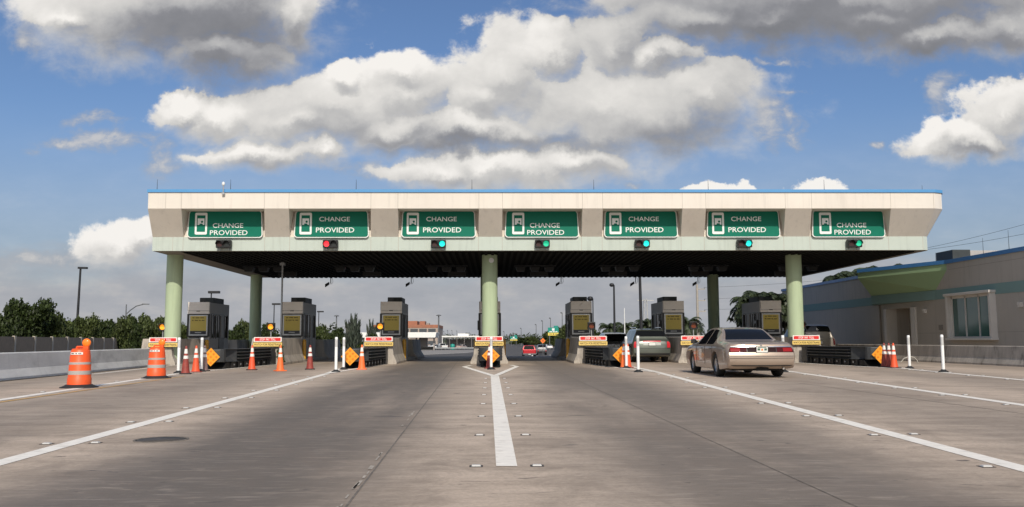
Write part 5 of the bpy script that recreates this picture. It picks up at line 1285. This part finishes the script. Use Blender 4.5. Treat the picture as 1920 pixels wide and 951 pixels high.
b.build('lattice', mat('pale_steel', (.5, .49, .47), .6), up2); MB().box(-2.2, 2.2, -.1, .1, h2 - .6, h2 - .4).build('cross_arm', mat('pale_steel', (.5, .49, .47), .6), up2)
def wire(name, label, p, q, sag, r=.012, n=24):
    P, Q = Vector(p), Vector(q); pts = [P + (Q - P) * (i / n) - Vector((0, 0, sag * 4 * (i / n) * (1 - i / n))) for i in range(n + 1)]
    o = MB().tube(pts, r, 5).build(name, M_lamp); return tag(o, label, 'wire', 'overhead wires')
x0, z0 = CAMX(1309, 105), hh - 1.6
for k, (dz, w) in enumerate(((-.4, 'highest'), (-1.8, 'middle'), (-3.1, 'lowest'))): wire('power_line', '%s of the thin wires running right from the utility pole' % w, (x0 + .9, 105, z0 + dz), (60, 74, z0 + dz + 3.0), .9)
for k, (za, zb_, w) in enumerate(((hz(1748, 462, 70), hz(1920, 422, 60) + .3, 'upper'), (hz(1840, 447, 66), hz(1920, 438, 60), 'lower'))):
    pa = Vector((CAMX(1700, 72), 72, hz(1700, 473, 72) if k == 0 else hz(1700, 472, 72))); pb = Vector((CAMX(1990, 60), 60, hz(1990, 404 if k == 0 else 426, 60)))
    wire('power_line', '%s thin wire crossing the sky above the office roof' % w, pa, pb, .15)

# ---------------------------------------------------------------- highway signs
M_hg = mat('highway_green', (.0, .25, .19), .45, var=.05); M_hy = mat('highway_yellow', (.80, .62, .12), .5, var=.05)
def hsign(label, px, ty, D, w, green_h, yellow_h, tab=True):
    zt = hz(px, ty, D); s = thing('highway_sign', label, 'highway sign', (CAMX(px, D), D, -1.5), group='green highway signs beyond the plaza'); zt += 1.5
    p = MB().box(-w / 2, w / 2, 0, .1, zt - green_h, zt).build('green_panel', M_hg, s)
    MB().box(-.42 * w / 3.6, .42 * w / 3.6, -.03, 0, zt - green_h * .62, zt - green_h * .15).build('route_shield', M_signw, p)
    MB().box(-w * .36, -w * .1, -.02, 0, zt - green_h * .9, zt - green_h * .72).box(-w * .04, w * .14, -.02, 0, zt - green_h * .9, zt - green_h * .72).box(w * .2, w * .38, -.02, 0, zt - green_h * .9, zt - green_h * .72).build('lettering', M_signw, p)
    if yellow_h: 
        q = MB().box(-w / 2, w / 2, 0, .1, zt - green_h - yellow_h, zt - green_h - .02).build('yellow_panel', M_hy, s)
        MB().box(-.12, .12, -.03, 0, zt - green_h - yellow_h * .75, zt - green_h - yellow_h * .25).box(-w * .38, -w * .12, -.02, 0, zt - green_h - yellow_h * .6, zt - green_h - yellow_h * .4).box(w * .12, w * .38, -.02, 0, zt - green_h - yellow_h * .6, zt - green_h - yellow_h * .4).build('arrow', M_blk_s, q)
    if tab: MB().box(w * .05, w * .45, 0, .1, zt + .02, zt + .5).build('exit_tab', M_hg, s)
    for sx in (-1, 1): MB().cyl((sx * w * .35, .2, 0), (sx * w * .35, .2, zt), .12).build('post', M_mastg, s)
hsign('green and yellow exit sign left of the fifth booth', 1037, 614.5, 240, 2.95, 1.4, .8)
hsign('small distant green sign right of the middle column', 963, 631, 330, 2.7, 1.1, .5)
od = thing('work_sign', 'orange diamond work sign on a post beyond the red pickup', 'road work sign', (CAMX(1017.5, 145), 145, -1.5)); zc = hz(1017, 639, 145) + 1.5
MB().prism([(0, -.45), (.45, 0), (0, .45), (-.45, 0)], 0, .03).build('diamond_panel', mat('work_orange', (.95, .22, .03), .45), od, (0, 0, zc)); MB().cyl((0, .08, 0), (0, .08, zc + .2), .05).build('post', M_mastg, od)
MB().box(-.10, -.04, -.02, 0, -.16, .16).box(.04, .10, -.02, 0, -.16, .16).build('symbol', M_blk_s, od, (0, 0, zc))

# ---------------------------------------------------------------- opposite plaza and far buildings
M_fw = mat('far_white', (.80, .79, .75), .6, var=.03); M_fr = mat('brick_red', (.36, .15, .09), .85, var=.15, vs_=.5); M_fb = mat('far_band', (.30, .27, .25), .8, var=.05); M_fg = mat('far_glass', (.08, .09, .10), .2)
fc = thing('far_canopy', 'long white flat-roofed canopy left of the brick building', 'canopy', (0, 235, -1.5)); xa, xb = CAMX(673, 235), CAMX(819, 235)
z1 = hz(745, 623.5, 235) + 1.5; z0 = hz(745, 633.5, 235) + 1.5
MB().prism([(xa, z1), (xb, z1), (xb - .35, z0), (xa + .5, z0)], 0, 14).build('roof', M_fw, fc, bevel=.05)
for i in range(5):
    x = xa + 1.2 + (xb - xa - 2) * i / 4; MB().box(x - .2, x + .2, 2, 2.5, 0, z0).build('column', M_fb, fc)
MB().box(xa + 1, xb - 1, 3, 9, 0, .9).build('counter', mat('dark_base', (.03, .03, .03), .7), fc)
for i in range(3): MB().box(xa + 4 + i * 6, xa + 6.2 + i * 6, 5, 9, 0, z0 - .01).build('kiosk', M_fb, fc)
f2 = thing('white_frame_canopy', 'white steel frame canopy between the white canopy and the middle column', 'canopy', (0, 275, -1.5)); xa, xb = CAMX(829, 275), CAMX(899, 275); z1 = hz(860, 631, 275) + 1.5
MB().box(xa, xb, 0, 10, z1 - .25, z1 + .2).build('roof', M_fw, f2); MB().box((xa + xb) / 2 - 1, (xa + xb) / 2 + 2.4, 3, 8, z1 + .2, z1 + .9).build('roof_box', M_fw, f2)
for i in range(6): x = xa + .15 + (xb - xa - .3) * i / 5; MB().cyl((x, .2, 0), (x, .2, z1 - .25), .14 if i == 0 else .07).build('column', M_fw if i == 0 else M_fb, f2)
b = MB()
for i in range(9): x = xa + (xb - xa) * i / 9; b.cyl((x, .15, z1 - .3), (x + (xb - xa) / 18, .15, z1 - .8), .05, .05, 5); b.cyl((x + (xb - xa) / 18, .15, z1 - .8), (x + (xb - xa) / 9, .15, z1 - .3), .05, .05, 5)
b.build('truss', M_fb, f2); MB().box(xa + 1, xb - .5, 8, 9, 0, z1 - .9).build('back_wall', M_fb, f2)
f3 = thing('low_white_canopy', 'small low white canopy behind the two white posts', 'canopy', (0, 225, -1.5)); xa, xb = CAMX(637, 225), CAMX(674, 225); z1 = hz(650, 637.5, 225) + 1.5
MB().box(xa, xb, 0, 8, z1 - .45, z1).build('roof', M_fw, f3)
for i in range(3): x = xa + .3 + (xb - xa - .6) * i / 2; MB().cyl((x, .3, 0), (x, .3, z1 - .45), .12).build('column', M_fb, f3)
MB().box(xa + .8, xb - .8, 4, 7, 0, z1 - .46).build('kiosk', M_fb, f3)
br = thing('brick_building', 'distant red brick and grey office block left of the ring-topped mast', 'office building', (0, 430, -1.5)); xa, xb = CAMX(700, 430), CAMX(822, 430); zt = hz(790, 610.5, 430) + 1.5
MB().box(xa, xb, 0, 40, 0, zt).build('wall', mat('far_beige', (.40, .33, .28), .8, var=.05), br)
MB().box(xa - .1, xb + .1, -.15, 40.1, zt - 1.2, zt + .3).build('brick_parapet', M_fr, br)
x2, x3 = CAMX(765, 430), CAMX(781, 430); MB().box(x2 - 4, x3, 6, 20, zt + .3, zt + 2.3).build('brick_tower', M_fr, br); MB().box(CAMX(786, 430), CAMX(796, 430), 5, 14, zt + .3, zt + 2.2).build('brick_tower', M_fr, br); MB().box(CAMX(797, 430), CAMX(803, 430), 8, 14, zt + .3, zt + 1.3).build('roof_plant', M_fb, br)
for r_ in range(3):
    z = zt - 3.4 - r_ * 3.0
    for i in range(7):
        x = xa + 1.0 + i * (xb - xa - 1.5) / 7; MB().box(x, x + (xb - xa) / 7 - .9, -.12, -.01, z, z + 1.7).build('window', M_fg, br)
bn = thing('teal_bin', 'teal bin between the white pickup and the beige car', 'bin', (CAMX(849, 248), 248, -1.5)); MB().lathe([(.55, 0), (.6, .9), (.62, 1.35), (.3, 1.55), (0, 1.6)], 16).build('drum', mat('teal_plastic', (.02, .30, .24), .5), bn); MB().box(-.7, .7, -.1, .1, .9, 1.0).build('handle', mat('teal_plastic', (.02, .30, .24), .5), bn)
# far guard rail in front of the opposite plaza
gr = thing('guard_rail', 'low grey guard rail in front of the opposite plaza', 'guard rail', (0, 238, -1.5)); xa, xb = CAMX(768, 238), CAMX(897, 238)
MB().box(xa, xb, 0, .08, .35, .65).build('rail', M_grey_m, gr)
for i in range(16): x = xa + (xb - xa) * i / 15; MB().box(x - .06, x + .06, .08, .2, 0, .65).build('post', M_mastg, gr)
# distant scrub on the horizon
def scrub(label, px0, px1, D, hgt, seed, dens=26):
    rg = random.Random(seed); lob = []; x0, x1 = CAMX(px0, D), CAMX(px1, D); n = int((x1 - x0) / (hgt * .5)) + 1
    for i in range(n): lob.append((x0 + (x1 - x0) * i / n, rg.uniform(-3, 3), hgt * rg.uniform(.25, .7), hgt * rg.uniform(.35, .6)))
    me = crown_mesh('far_woods', seed, lob, n * dens * 6, hgt * .075, M_leaf, .9); o = bpy.data.objects.new('far_woods', me); COL.objects.link(o); o.location = (0, D, terrain_z(D)); tag(o, label, 'woods', kind='stuff')
scrub('dark band of far woods along the horizon right of the middle column', 935, 1075, 470, 6.0, 3)
scrub('dark band of far woods behind the palms', 1075, 1520, 260, 5.2, 4)
scrub('dark band of far woods along the horizon at the left', -200, 770, 240, 6.0, 5)
scrub('far woods behind the opposite plaza', 770, 925, 560, 6.5, 6)
